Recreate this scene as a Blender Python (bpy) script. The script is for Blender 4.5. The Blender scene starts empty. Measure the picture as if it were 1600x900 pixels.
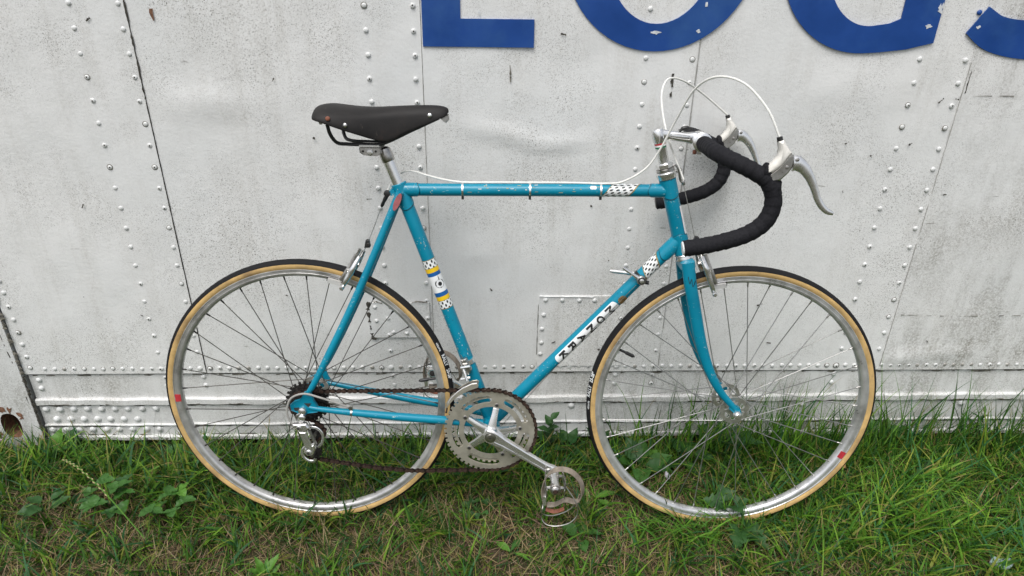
import bpy, bmesh, math, random
import numpy as np
from mathutils import Vector, Matrix

rng = np.random.default_rng(7)
random.seed(7)
SC = bpy.context.scene
COL = SC.collection
PI = math.pi
R = math.radians

# ------------------------------------------------------------------ camera, sky, sun, exposure
cam_d = bpy.data.cameras.new('camera')
cam = bpy.data.objects.new('camera', cam_d)
COL.objects.link(cam)
cam_d.sensor_width = 36.0
cam_d.lens = 36.0 * 1080 / 1600
cam_d.clip_start = 0.02
cam_d.clip_end = 2000
_r = Vector((0.9995, -0.0290, 0.0132)).normalized()
_f = Vector((0.0318, 0.8908, -0.4532)).normalized()
_u = _r.cross(_f).normalized()
_r = _f.cross(_u).normalized()
cam.matrix_world = Matrix(((_r.x, _u.x, -_f.x, 0.4226), (_r.y, _u.y, -_f.y, -1.3012), (_r.z, _u.z, -_f.z, 1.3024), (0, 0, 0, 1)))
SC.camera = cam

SUN_EL, SUN_AZ = R(64), R(205)          # azimuth clockwise from +Y
w = bpy.data.worlds.new('World')
SC.world = w
w.use_nodes = True
wn = w.node_tree.nodes
wl = w.node_tree.links
wn.clear()
w_out = wn.new('ShaderNodeOutputWorld')
w_bg = wn.new('ShaderNodeBackground')
w_sky = wn.new('ShaderNodeTexSky')
w_hs = wn.new('ShaderNodeHueSaturation')
w_sky.sky_type = 'NISHITA'
w_sky.sun_disc = False
w_sky.sun_elevation = SUN_EL
w_sky.sun_rotation = SUN_AZ
w_sky.dust_density = 4.0
w_hs.inputs['Saturation'].default_value = 0.38      # overcast: the blue is veiled by cloud
w_bg.inputs['Strength'].default_value = 0.125
wl.new(w_sky.outputs[0], w_hs.inputs['Color'])
wl.new(w_hs.outputs[0], w_bg.inputs[0])
wl.new(w_bg.outputs[0], w_out.inputs[0])

sun_d = bpy.data.lights.new('sun', 'SUN')
sun = bpy.data.objects.new('sun', sun_d)
COL.objects.link(sun)
sun_d.energy = 1.5
sun_d.angle = R(32)
sun_d.color = (1.0, 0.985, 0.96)
_d = Vector((math.sin(SUN_AZ) * math.cos(SUN_EL), math.cos(SUN_AZ) * math.cos(SUN_EL), math.sin(SUN_EL)))
sun.rotation_euler = (-_d).to_track_quat('-Z', 'Y').to_euler()

SC.view_settings.view_transform = 'Standard'
SC.view_settings.look = 'None'
SC.view_settings.exposure = 0.48
SC.view_settings.gamma = 1.0
SC.view_settings.use_curve_mapping = False

# ------------------------------------------------------------------ material helpers
MATS = {}


class NT:
    """tiny node-tree helper"""
    def __init__(s, name):
        s.m = bpy.data.materials.new(name)
        s.m.use_nodes = True
        s.n = s.m.node_tree.nodes
        s.l = s.m.node_tree.links
        s.b = s.n['Principled BSDF']
        s.out = s.n['Material Output']
        MATS[name] = s.m

    def node(s, typ, **kw):
        nd = s.n.new(typ)
        for k, v in kw.items():
            setattr(nd, k, v)
        return nd

    def setin(s, nd, key, v):
        if hasattr(v, 'is_linked') or isinstance(v, bpy.types.NodeSocket):
            s.l.new(v, nd.inputs[key])
        else:
            nd.inputs[key].default_value = v

    def coord(s, scale=(1, 1, 1), kind='Object', rot=(0, 0, 0)):
        tc = s.node('ShaderNodeTexCoord')
        mp = s.node('ShaderNodeMapping')
        mp.inputs['Scale'].default_value = scale
        mp.inputs['Rotation'].default_value = rot
        s.l.new(tc.outputs[kind], mp.inputs[0])
        return mp.outputs[0]

    def noise(s, vec, scale, detail=4, rough=0.55, dist=0.0):
        nd = s.node('ShaderNodeTexNoise')
        s.l.new(vec, nd.inputs['Vector'])
        nd.inputs['Scale'].default_value = scale
        nd.inputs['Detail'].default_value = detail
        nd.inputs['Roughness'].default_value = rough
        nd.inputs['Distortion'].default_value = dist
        return nd.outputs[0]

    def voro(s, vec, scale, feature='F1', rand=1.0):
        nd = s.node('ShaderNodeTexVoronoi', feature=feature)
        s.l.new(vec, nd.inputs['Vector'])
        nd.inputs['Scale'].default_value = scale
        nd.inputs['Randomness'].default_value = rand
        return nd

    def ramp(s, fac, stops):
        nd = s.node('ShaderNodeValToRGB')
        s.l.new(fac, nd.inputs[0])
        els = nd.color_ramp.elements
        while len(els) < len(stops):
            els.new(0.5)
        for e, (p, c) in zip(els, stops):
            e.position = p
            e.color = c if len(c) == 4 else (*c, 1)
        return nd.outputs[0]

    def rng(s, fac, a, b, c=0.0, d=1.0):
        nd = s.node('ShaderNodeMapRange')
        s.l.new(fac, nd.inputs[0])
        for i, v in enumerate((a, b, c, d)):
            nd.inputs[i + 1].default_value = v
        return nd.outputs[0]

    def math(s, op, a, b=0.0):
        nd = s.node('ShaderNodeMath', operation=op)
        s.setin(nd, 0, a)
        s.setin(nd, 1, b)
        return nd.outputs[0]

    def mix(s, fac, a, b, mode='MIX'):
        nd = s.node('ShaderNodeMix', data_type='RGBA', blend_type=mode)
        s.setin(nd, 0, fac)
        for k, v in ((6, a), (7, b)):
            if isinstance(v, (tuple, list)):
                nd.inputs[k].default_value = v if len(v) == 4 else (*v, 1)
            else:
                s.l.new(v, nd.inputs[k])
        return nd.outputs[2]

    def bump(s, h, strength=0.3, dist=0.001):
        nd = s.node('ShaderNodeBump')
        nd.inputs['Strength'].default_value = strength
        nd.inputs['Distance'].default_value = dist
        s.l.new(h, nd.inputs['Height'])
        s.l.new(nd.outputs[0], s.b.inputs['Normal'])

    def base(s, c):
        if isinstance(c, (tuple, list)):
            s.b.inputs['Base Color'].default_value = (*c[:3], 1)
        else:
            s.l.new(c, s.b.inputs['Base Color'])

    def pr(s, rough=None, metal=None, coat=None, spec=None):
        for k, v in (('Roughness', rough), ('Metallic', metal), ('Coat Weight', coat), ('Specular IOR Level', spec)):
            if v is not None:
                s.setin(s.b, k, v)
        return s


def simple(name, col, rough=0.5, metal=0.0, var=0.12, scale=60, coat=0.0, bump=0.0, dirt=None, dirt_amt=0.5, spec=None):
    t = NT(name)
    v = t.coord()
    n1 = t.noise(v, scale, 5, 0.6)
    lo = tuple(c * (1 - var) for c in col)
    hi = tuple(min(1, c * (1 + var)) for c in col)
    c = t.ramp(n1, [(0.3, lo), (0.7, hi)])
    if dirt:
        n2 = t.noise(v, scale * 0.45, 6, 0.65)
        f = t.rng(n2, 0.5, 0.72, 0, dirt_amt)
        c = t.mix(f, c, dirt)
    t.base(c)
    t.pr(rough=t.rng(n1, 0.25, 0.75, max(0.02, rough - 0.08), min(1, rough + 0.1)), metal=metal, coat=coat, spec=spec)
    if bump:
        t.bump(t.noise(v, scale * 4, 3), bump, 0.0006)
    return t.m


def paint_blue():
    t = NT('frame_paint')
    v = t.coord()
    n1 = t.noise(v, 14, 5, 0.6)
    c = t.ramp(n1, [(0.3, (0.0, 0.185, 0.285)), (0.7, (0.0, 0.23, 0.345))])
    # small chips and scratches through to primer / dull metal
    n2 = t.noise(v, 210, 3, 0.55)
    n3 = t.noise(v, 19, 3, 0.5)
    chips = t.math('MULTIPLY', t.rng(n2, 0.645, 0.665), t.rng(n3, 0.54, 0.62))
    c = t.mix(chips, c, (0.40, 0.46, 0.40))
    v2 = t.coord((30, 30, 30))
    n4 = t.noise(t.coord((60, 200, 320)), 1.0, 2, 0.5)
    scr = t.math('MULTIPLY', t.rng(n4, 0.715, 0.73), t.rng(n3, 0.50, 0.6))
    c = t.mix(scr, c, (0.42, 0.62, 0.66))
    # rust / grime freckles
    n5 = t.noise(v, 330, 2, 0.5)
    c = t.mix(t.math('MULTIPLY', t.rng(n5, 0.71, 0.74), 0.85), c, (0.035, 0.020, 0.012))
    t.base(c)
    t.pr(rough=t.rng(n1, 0.3, 0.7, 0.30, 0.42), metal=0.0, coat=0.10, spec=0.38)
    t.b.inputs['Coat Roughness'].default_value = 0.15
    return t.m


def wall_paint(name, base=0.60, speck=1.0, grime=0.0):
    t = NT(name)
    v = t.coord()
    big = t.noise(v, 2.2, 4, 0.6)
    mid = t.noise(v, 13, 6, 0.62)
    c = t.ramp(big, [(0.3, (base * 0.96, base * 0.975, base * 0.965)), (0.5, (base, base * 1.005, base * 0.99)), (0.72, (base * 1.03, base * 1.03, base * 1.01))])
    c = t.mix(t.rng(mid, 0.45, 0.75, 0, 0.18), c, (base * 0.82, base * 0.815, base * 0.785))
    # rain streaks, stretched along the height
    grit = t.rng(t.noise(v, 190, 4, 0.7), 0.40, 0.60, 0.15, 1.15)
    st = t.noise(t.coord((26, 26, 2.6)), 1.0, 5, 0.65)
    c = t.mix(t.math('MULTIPLY', t.math('MULTIPLY', t.rng(st, 0.48, 0.74), grit), t.rng(big, 0.36, 0.64, 0.12, 0.70)), c, (base * 0.62, base * 0.60, base * 0.55))
    # two sizes of dark specks, clustered
    clus = t.noise(v, 4.2, 5, 0.68)
    for sc, thr, amt, lo in ((300, 0.33, 1.0, 0.40), (120, 0.22, 1.0, 0.45), (520, 0.36, 0.85, 0.35), (60, 0.11, 1.0, 0.42)):
        vo = t.voro(v, sc)
        sp = t.rng(vo.outputs['Distance'], thr, thr * 0.6)
        sepc = t.node('ShaderNodeSeparateColor')
        t.l.new(vo.outputs['Color'], sepc.inputs[0])
        pick = t.rng(sepc.outputs[0], 0.55, 0.65)
        f = t.math('MULTIPLY', t.math('MULTIPLY', sp, pick), t.math('MULTIPLY', t.rng(clus, lo, lo + 0.26), amt * speck))
        c = t.mix(f, c, (0.065, 0.06, 0.05))
    # fine grit
    fine = t.noise(v, 260, 3, 0.6)
    c = t.mix(t.math('MULTIPLY', t.rng(fine, 0.50, 0.70), t.rng(clus, 0.40, 0.72, 0.08, 0.60)), c, (base * 0.45, base * 0.43, base * 0.38))
    # scrapes
    scn = t.noise(t.coord((9, 9, 70), rot=(0, 0.35, 0)), 1.0, 3, 0.6)
    c = t.mix(t.math('MULTIPLY', t.rng(scn, 0.70, 0.73), t.math('MULTIPLY', t.rng(mid, 0.52, 0.6), 0.6)), c, (0.16, 0.15, 0.13))
    if grime:
        g = t.noise(t.coord((16, 16, 5), rot=(0, 0.25, 0)), 1.0, 6, 0.7)
        g2 = t.noise(v, 1.9, 3, 0.6)
        c = t.mix(t.math('MULTIPLY', t.math('MULTIPLY', t.rng(g, 0.40, 0.66), grit), t.rng(g2, 0.36, 0.58, 0, grime)), c, (0.17, 0.155, 0.125))
    t.base(c)
    t.pr(rough=t.rng(mid, 0.3, 0.7, 0.38, 0.55), spec=0.35)
    h = t.math('ADD', t.noise(v, 150, 3, 0.55), t.math('MULTIPLY', t.noise(v, 24, 3, 0.5), 2.0))
    t.bump(h, 0.35, 0.0014)
    return t.m


M = {}
M['paint'] = paint_blue()
M['wall'] = wall_paint('trailer_paint', 0.745, 1.0)
M['wall_b'] = wall_paint('trailer_paint_grimy', 0.735, 1.0, 0.75)
M['wall_c'] = wall_paint('trailer_paint_skirt', 0.70, 1.0, 0.6)
M['rivet'] = simple('rivet_paint', (0.66, 0.67, 0.66), 0.4, var=0.08, scale=40, dirt=(0.25, 0.24, 0.2), dirt_amt=0.35)
M['rivet_bare'] = simple('rivet_worn', (0.42, 0.41, 0.38), 0.45, 0.2, var=0.3, scale=180, dirt=(0.08, 0.07, 0.05), dirt_amt=0.9)
M['rivet_blue'] = simple('rivet_blue_vinyl', (0.012, 0.062, 0.25), 0.35, var=0.15)
M['rivet_rust'] = simple('rivet_rusty', (0.23, 0.17, 0.10), 0.8, var=0.4, scale=200, dirt=(0.05, 0.04, 0.02), dirt_amt=0.8)
M['vinyl'] = simple('blue_vinyl', (0.008, 0.056, 0.25), 0.36, var=0.14, scale=11, dirt=(0.035, 0.11, 0.30), dirt_amt=0.7, bump=0.3)
M['vinyl_chip'] = simple('bared_white', (0.62, 0.64, 0.66), 0.5, var=0.15)
M['grime'] = simple('black_grime_and_shade', (0.055, 0.05, 0.04), 0.9, var=0.5, scale=120)  # grime, and the painted shade under lip and rails
M['faint'] = simple('seam_gap_shade', (0.34, 0.335, 0.31), 0.7, var=0.3, scale=60)  # grey for the shade at stepped sheet edges
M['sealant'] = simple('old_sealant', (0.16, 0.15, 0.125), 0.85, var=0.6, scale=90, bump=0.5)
M['rust'] = simple('rust', (0.17, 0.085, 0.05), 0.9, var=0.5, scale=120, bump=0.4)
M['dark'] = simple('dark_cavity', (0.03, 0.028, 0.026), 0.9, var=0.3)  # near-black colour painting the shade inside holes and sockets
M['underside'] = simple('trailer_underside', (0.06, 0.058, 0.055), 0.9, var=0.3, scale=8)
M['chrome'] = simple('polished_alloy', (0.82, 0.82, 0.81), 0.22, 0.90, var=0.05, scale=30, dirt=(0.55, 0.53, 0.50), dirt_amt=0.2)
M['hub'] = simple('hub_alloy', (0.66, 0.66, 0.63), 0.34, 0.9, var=0.15, scale=90, dirt=(0.40, 0.36, 0.30), dirt_amt=0.5)
M['steel'] = simple('dull_steel', (0.50, 0.49, 0.47), 0.32, 1.0, var=0.15, scale=120, dirt=(0.13, 0.10, 0.07), dirt_amt=0.6)
M['rim'] = simple('rim_alloy', (0.66, 0.665, 0.67), 0.32, 0.72, var=0.12, scale=40, dirt=(0.20, 0.19, 0.175), dirt_amt=0.6)
M['rim_dirty'] = simple('rim_alloy_dirty', (0.58, 0.575, 0.565), 0.34, 0.72, var=0.16, scale=40, dirt=(0.14, 0.13, 0.12), dirt_amt=0.6)
M['ring'] = simple('chainring_alloy', (0.56, 0.53, 0.455), 0.42, 0.75, var=0.08, scale=50, dirt=(0.25, 0.22, 0.17), dirt_amt=0.5)
M['spoke_f'] = simple('spoke_steel', (0.34, 0.34, 0.33), 0.4, 0.9, var=0.2, scale=30)
M['spoke_r'] = simple('spoke_tarnished', (0.10, 0.095, 0.085), 0.5, 0.7, var=0.3, scale=30)
M['chain'] = simple('rusty_chain', (0.050, 0.030, 0.022), 0.6, 0.3, var=0.6, scale=260, spec=0.4)
M['chain_in'] = simple('rusty_chain_rollers', (0.016, 0.010, 0.008), 0.7, 0.2, var=0.5, scale=200, spec=0.2)
M['cog'] = simple('oily_cog', (0.035, 0.032, 0.03), 0.5, 0.5, var=0.4, scale=120)
M['black'] = simple('black_plastic', (0.018, 0.018, 0.018), 0.4, var=0.3)
M['rubber'] = simple('tyre_rubber', (0.010, 0.010, 0.011), 0.75, var=0.3, scale=50, bump=0.2, spec=0.22)
M['tan'] = simple('tan_sidewall', (0.52, 0.345, 0.135), 0.8, var=0.22, scale=30, dirt=(0.24, 0.155, 0.08), dirt_amt=0.8, bump=0.3)
M['white'] = simple('white_print', (0.78, 0.80, 0.80), 0.35, var=0.05)
M['block'] = simple('brake_block_holder', (0.56, 0.56, 0.54), 0.4, 0.3, var=0.12)
M['white_cable'] = simple('white_cable_housing', (0.74, 0.74, 0.70), 0.38, var=0.06)
M['grey_cable'] = simple('grey_cable_housing', (0.33, 0.32, 0.30), 0.5, var=0.12)
M['cream'] = simple('cream_hood', (0.72, 0.70, 0.65), 0.62, var=0.08, scale=40, dirt=(0.36, 0.30, 0.20), dirt_amt=0.45)
M['yellow'] = simple('yellow_print', (0.80, 0.52, 0.015), 0.35, var=0.05)
M['dblue'] = simple('blue_print', (0.008, 0.10, 0.32), 0.35, var=0.08)
M['chip'] = simple('bared_primer', (0.36, 0.34, 0.20), 0.7, var=0.4, scale=200)
M['gold'] = simple('gold_print', (0.30, 0.22, 0.08), 0.4, 0.3, var=0.2)
M['ink'] = simple('black_print', (0.012, 0.012, 0.013), 0.4, var=0.2)
M['red'] = simple('red_print', (0.42, 0.03, 0.04), 0.45, var=0.2)
M['green'] = simple('green_print', (0.01, 0.13, 0.06), 0.45, var=0.2)
M['dullred'] = simple('faded_red', (0.32, 0.095, 0.10), 0.5, var=0.25, scale=90)
M['strap'] = simple('leather_strap', (0.20, 0.17, 0.135), 0.75, var=0.35, scale=80, dirt=(0.09, 0.06, 0.04), dirt_amt=0.6)
M['redleather'] = simple('red_brown_strap', (0.20, 0.07, 0.04), 0.7, var=0.35, scale=80)
M['crest'] = simple('worn_crest', (0.24, 0.15, 0.06), 0.55, 0.3, var=0.6, scale=260, dirt=(0.03, 0.02, 0.015), dirt_amt=1.0)


def leather_black():
    t = NT('saddle_leather')
    v = t.coord()
    n1 = t.noise(v, 16, 5, 0.65)
    c = t.ramp(n1, [(0.3, (0.010, 0.0095, 0.0095)), (0.6, (0.018, 0.0165, 0.0160)), (0.75, (0.036, 0.025, 0.021))])
    n2 = t.noise(t.coord((140, 60, 40)), 1.0, 3, 0.6)
    c = t.mix(t.rng(n2, 0.68, 0.74, 0, 0.4), c, (0.11, 0.09, 0.075))
    t.base(c)
    t.pr(rough=t.rng(n1, 0.3, 0.7, 0.52, 0.66), spec=0.25)
    t.bump(t.noise(v, 420, 3, 0.6), 0.35, 0.0005)
    return t.m


def bar_tape_mat():
    t = NT('cloth_bar_tape')
    v = t.coord()
    n1 = t.noise(v, 300, 3, 0.6)
    c = t.ramp(n1, [(0.3, (0.007, 0.007, 0.009)), (0.7, (0.016, 0.016, 0.019))])
    t.base(c)
    t.pr(rough=0.8, spec=0.2)
    t.bump(n1, 0.5, 0.0008)
    return t.m


def dots_mat():
    """white decal with staggered dark lozenges, laid out in the decal's own UV (metres)"""
    t = NT('dotted_decal')
    uv = t.node('ShaderNodeUVMap')
    sep = t.node('ShaderNodeSeparateXYZ')
    t.l.new(uv.outputs[0], sep.inputs[0])
    u = t.math('MULTIPLY', sep.outputs[0], 1 / 0.0140)
    vv = t.math('MULTIPLY', sep.outputs[1], 1 / 0.0056)
    row = t.math('FLOOR', vv)
    uu = t.math('ADD', u, t.math('MULTIPLY', row, 0.5))
    fu = t.math('ABSOLUTE', t.math('SUBTRACT', t.math('FRACT', uu), 0.5))
    fv = t.math('ABSOLUTE', t.math('SUBTRACT', t.math('FRACT', vv), 0.5))
    a2 = t.math('POWER', t.math('MULTIPLY', fu, 1 / 0.25), 2.0)
    b2 = t.math('POWER', t.math('MULTIPLY', fv, 1 / 0.36), 2.0)
    f = t.rng(t.math('ADD', a2, b2), 1.15, 0.85)
    v = t.coord()
    n2 = t.noise(v, 90, 4, 0.6)
    c = t.mix(f, (0.74, 0.76, 0.75), (0.02, 0.022, 0.022))
    c = t.mix(t.rng(n2, 0.66, 0.69, 0, 0.9), c, (0.01, 0.22, 0.34))
    t.base(c)
    t.pr(rough=0.35)
    return t.m


M['leather'] = leather_black()
M['tape'] = bar_tape_mat()
M['dots'] = dots_mat()


def plant_mat(name, trans=0.35, rough=0.5):
    """colour comes from the blade's own attribute"""
    t = NT(name)
    at = t.node('ShaderNodeAttribute', attribute_name='tint')
    v = t.coord()
    n1 = t.noise(v, 90, 3, 0.6)
    c = t.mix(t.rng(n1, 0.3, 0.75, 0.0, 0.35), at.outputs['Color'], t.mix(1.0, at.outputs['Color'], (0.55, 0.55, 0.5), 'MULTIPLY'))
    t.base(c)
    t.pr(rough=rough, spec=0.22)
    tr = t.node('ShaderNodeBsdfTranslucent')
    t.l.new(c, tr.inputs[0])
    mx = t.node('ShaderNodeMixShader')
    mx.inputs[0].default_value = trans
    t.l.new(t.b.outputs[0], mx.inputs[1])
    t.l.new(tr.outputs[0], mx.inputs[2])
    t.l.new(mx.outputs[0], t.out.inputs[0])
    return t.m


M['grass'] = plant_mat('grass_blade', 0.30, 0.55)


def leaf_mat(name, col, col2):
    t = NT(name)
    v = t.coord()
    n1 = t.noise(v, 70, 4, 0.6)
    c = t.ramp(n1, [(0.3, col), (0.72, col2)])
    t.base(c)
    t.pr(rough=0.48, spec=0.4)
    t.bump(t.noise(v, 160, 3), 0.25, 0.001)
    tr = t.node('ShaderNodeBsdfTranslucent')
    t.l.new(c, tr.inputs[0])
    mx = t.node('ShaderNodeMixShader')
    mx.inputs[0].default_value = 0.3
    t.l.new(t.b.outputs[0], mx.inputs[1])
    t.l.new(tr.outputs[0], mx.inputs[2])
    t.l.new(mx.outputs[0], t.out.inputs[0])
    return t.m


M['leaf_dark'] = leaf_mat('leaf_dark_green', (0.025, 0.075, 0.020), (0.045, 0.13, 0.030))
M['leaf_mid'] = leaf_mat('leaf_mid_green', (0.038, 0.115, 0.020), (0.062, 0.17, 0.030))
M['leaf_light'] = leaf_mat('leaf_light_green', (0.075, 0.20, 0.020), (0.115, 0.27, 0.034))
M['leaf_dead'] = leaf_mat('leaf_dead', (0.28, 0.15, 0.05), (0.42, 0.27, 0.10))
M['straw'] = leaf_mat('straw', (0.36, 0.29, 0.14), (0.50, 0.42, 0.24))
M['petal'] = leaf_mat('pale_petal', (0.62, 0.60, 0.66), (0.72, 0.70, 0.76))
M['petal_pink'] = leaf_mat('pink_petal', (0.70, 0.45, 0.58), (0.80, 0.62, 0.70))
M['scrap'] = simple('scuffed_plastic', (0.26, 0.35, 0.35), 0.35, var=0.15, scale=60)


def soil_mat():
    t = NT('soil')
    v = t.coord()
    n1 = t.noise(v, 35, 7, 0.7)
    c = t.ramp(n1, [(0.3, (0.022, 0.015, 0.010)), (0.55, (0.055, 0.038, 0.025)), (0.75, (0.11, 0.085, 0.055))])
    n2 = t.noise(v, 5, 5, 0.6)
    c = t.mix(t.rng(n2, 0.45, 0.65, 0.1, 0.75), c, (0.035, 0.06, 0.014))
    t.base(c)
    t.pr(rough=0.95, spec=0.2)
    t.bump(t.noise(v, 120, 5, 0.7), 0.8, 0.006)
    return t.m


M['soil'] = soil_mat()

# ------------------------------------------------------------------ mesh builder
Y = Vector((0, 1, 0))


class MB:
    def __init__(s):
        s.v, s.f, s.uv = [], [], {}

    def add(s, vs, fs):
        o = len(s.v)
        s.v += [tuple(p) for p in vs]
        s.f += [tuple(i + o for i in f) for f in fs]
        return s

    def loops(s, rings, closed_ring=True, cap=True, closed_path=False):
        n = len(rings[0])
        vs = [p for r in rings for p in r]
        fs = []
        m = len(rings)
        for i in range(m if closed_path else m - 1):
            j = (i + 1) % m
            for k in range(n if closed_ring else n - 1):
                l = (k + 1) % n
                fs.append((i * n + k, i * n + l, j * n + l, j * n + k))
        if cap and not closed_path:
            fs.append(tuple(range(n - 1, -1, -1)))
            fs.append(tuple((m - 1) * n + k for k in range(n)))
        return s.add(vs, fs)

    def tube(s, pts, rad, seg=10, cap=True, sy=1.0, closed=False, lump=0.0):
        pts = [Vector(p) for p in pts]
        n = len(pts)
        if not isinstance(rad, (list, tuple)):
            rad = [rad] * n
        rings = []
        up = None
        for i, p in enumerate(pts):
            a = pts[(i - 1) % n] if (closed or i > 0) else pts[i]
            b = pts[(i + 1) % n] if (closed or i < n - 1) else pts[i]
            t = (b - a).normalized()
            if up is None:
                up = Y if abs(t.dot(Y)) < 0.9 else Vector((0, 0, 1))
            e = (up - t * up.dot(t))
            if e.length < 1e-6:
                e = Vector((0, 0, 1)) - t * t.z
            e.normalize()
            up = e if sy == 1.0 else up
            g = t.cross(e)
            r = rad[i] * (1 + (random.uniform(-lump, lump) if lump else 0))
            rings.append([p + e * (math.cos(2 * PI * k / seg) * r * sy) + g * (math.sin(2 * PI * k / seg) * r) for k in range(seg)])
        return s.loops(rings, cap=cap, closed_path=closed)

    def lathe(s, base, axis, prof, seg=20, cap=True):
        base, ax = Vector(base), Vector(axis).normalized()
        e = ax.orthogonal().normalized()
        g = ax.cross(e)
        rings = [[base + ax * a + (e * math.cos(2 * PI * k / seg) + g * math.sin(2 * PI * k / seg)) * r for k in range(seg)] for a, r in prof]
        return s.loops(rings, cap=cap)

    def box(s, c, size, ax=None):
        c = Vector(c)
        X, Yv, Z = ax or (Vector((1, 0, 0)), Vector((0, 1, 0)), Vector((0, 0, 1)))
        h = [q / 2 for q in size]
        vs = [c + X * (h[0] * a) + Yv * (h[1] * b) + Z * (h[2] * d) for a in (-1, 1) for b in (-1, 1) for d in (-1, 1)]
        return s.add(vs, [(0, 1, 3, 2), (4, 6, 7, 5), (0, 4, 5, 1), (2, 3, 7, 6), (0, 2, 6, 4), (1, 5, 7, 3)])

    def slab(s, poly, y0, y1, bev=0.0):
        """prism of an x,z outline between two lateral planes, with a small bevel"""
        n = len(poly)
        P = [Vector((p[0], 0, p[1])) for p in poly]
        area = sum(P[i].x * P[(i + 1) % n].z - P[(i + 1) % n].x * P[i].z for i in range(n))
        if area < 0:
            P.reverse()

        def inset(b):
            out = []
            for i in range(n):
                a, c, d = P[i - 1], P[i], P[(i + 1) % n]
                n1 = Vector((-(c - a).z, 0, (c - a).x)).normalized()
                n2 = Vector((-(d - c).z, 0, (d - c).x)).normalized()
                m = n1 + n2
                m = m.normalized() if m.length > 1e-6 else n1
                out.append(c + m * b)
            return out
        if bev:
            I = inset(bev)
            rings = [[p + Y * y0 for p in I], [p + Y * (y0 + bev) for p in P], [p + Y * (y1 - bev) for p in P], [p + Y * y1 for p in I]]
        else:
            rings = [[p + Y * y0 for p in P], [p + Y * y1 for p in P]]
        return s.loops(rings)

    def ring(s, c, prof, seg=96, a0=0.0, a1=None):
        """revolve a closed (radius, lateral) profile about the wheel axis through c"""
        c = Vector(c)
        full = a1 is None
        a1 = 2 * PI if full else a1
        m = seg if full else seg + 1
        rings = []
        for k in range(m):
            a = a0 + (a1 - a0) * k / seg
            d = Vector((math.cos(a), 0, math.sin(a)))
            rings.append([c + d * r + Y * y for r, y in prof])
        return s.loops(rings, closed_path=full, cap=not full)

    def polar(s, c, redges, nang, occ, y0, y1, phase=0.0):
        """flat plate in the wheel plane made of polar cells, walls where a cell ends"""
        c = Vector(c)
        nr = len(redges) - 1
        idx = {}
        vs, fs = [], []

        def vid(i, j, side):
            i %= nang
            k = (i, j, side)
            if k not in idx:
                a = phase + 2 * PI * i / nang
                idx[k] = len(vs)
                vs.append(c + Vector((math.cos(a), 0, math.sin(a))) * redges[j] + Y * (y0 if side == 0 else y1))
            return idx[k]
        full = [[bool(occ(i, j)) for j in range(nr)] for i in range(nang)]
        for i in range(nang):
            for j in range(nr):
                if not full[i][j]:
                    continue
                a, b, d, e = (i, j), (i + 1, j), (i + 1, j + 1), (i, j + 1)
                fs.append(tuple(vid(*q, 0) for q in (a, b, d, e)))
                fs.append(tuple(vid(*q, 1) for q in (e, d, b, a)))
                if j == 0 or not full[i][j - 1]:
                    fs.append((vid(*b, 0), vid(*a, 0), vid(*a, 1), vid(*b, 1)))
                if j == nr - 1 or not full[i][j + 1]:
                    fs.append((vid(*e, 0), vid(*d, 0), vid(*d, 1), vid(*e, 1)))
                if not full[(i - 1) % nang][j]:
                    fs.append((vid(*a, 0), vid(*e, 0), vid(*e, 1), vid(*a, 1)))
                if not full[(i + 1) % nang][j]:
                    fs.append((vid(*d, 0), vid(*b, 0), vid(*b, 1), vid(*d, 1)))
        return s.add(vs, fs)

    def mesh(s, name, mat=None, smooth=40, org=None):
        me = bpy.data.meshes.new(name)
        vs = s.v if org is None else [(a - org[0], b - org[1], c - org[2]) for a, b, c in s.v]
        me.from_pydata(vs, [], s.f)
        bm = bmesh.new()
        bm.from_mesh(me)
        bmesh.ops.recalc_face_normals(bm, faces=bm.faces)
        bm.to_mesh(me)
        bm.free()
        if s.uv:
            lay = me.uv_layers.new(name='UVMap')
            for lp in me.loops:
                lay.data[lp.index].uv = s.uv[lp.vertex_index]
        if smooth:
            me.shade_smooth()
            me.set_sharp_from_angle(angle=R(smooth))
        if mat is not None:
            me.materials.append(mat)
        me.update()
        return me

    def build(s, name, mat, parent=None, smooth=40):
        org = parent.get('_org') if parent is not None else None
        o = bpy.data.objects.new(name, s.mesh(name, mat, smooth, org))
        COL.objects.link(o)
        if parent is not None:
            o.parent = parent
        return o


def empty(name, parent=None, org=(0, 0, 0)):
    o = bpy.data.objects.new(name, None)
    o.empty_display_size = 0.02
    COL.objects.link(o)
    po = (0, 0, 0)
    if parent is not None:
        o.parent = parent
        po = parent.get('_org') or (0, 0, 0)
    o.location = tuple(a - b for a, b in zip(org, po))
    o['_org'] = list(org)
    return o


def tag(o, label, cat, group=None):
    o['label'] = label
    o['category'] = cat
    if group:
        o['group'] = group
    return o


def kind(o, k):
    o['kind'] = k
    return o


def share(name, me, parent, loc=(0, 0, 0), rot=(0, 0, 0), scale=(1, 1, 1)):
    o = bpy.data.objects.new(name, me)
    COL.objects.link(o)
    o.parent = parent
    o.location, o.rotation_euler, o.scale = loc, rot, scale
    return o


def spline(pts, n=8):
    """Catmull-Rom through 3-D points"""
    P = [Vector(p) for p in pts]
    P = [P[0] * 2 - P[1]] + P + [P[-1] * 2 - P[-2]]
    out = []
    for i in range(1, len(P) - 2):
        a, b, c, d = P[i - 1:i + 3]
        for k in range(n):
            t = k / n
            out.append(0.5 * ((2 * b) + (c - a) * t + (2 * a - 5 * b + 4 * c - d) * t * t + (3 * b - a - 3 * c + d) * t ** 3))
    out.append(P[-2])
    return out





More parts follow.
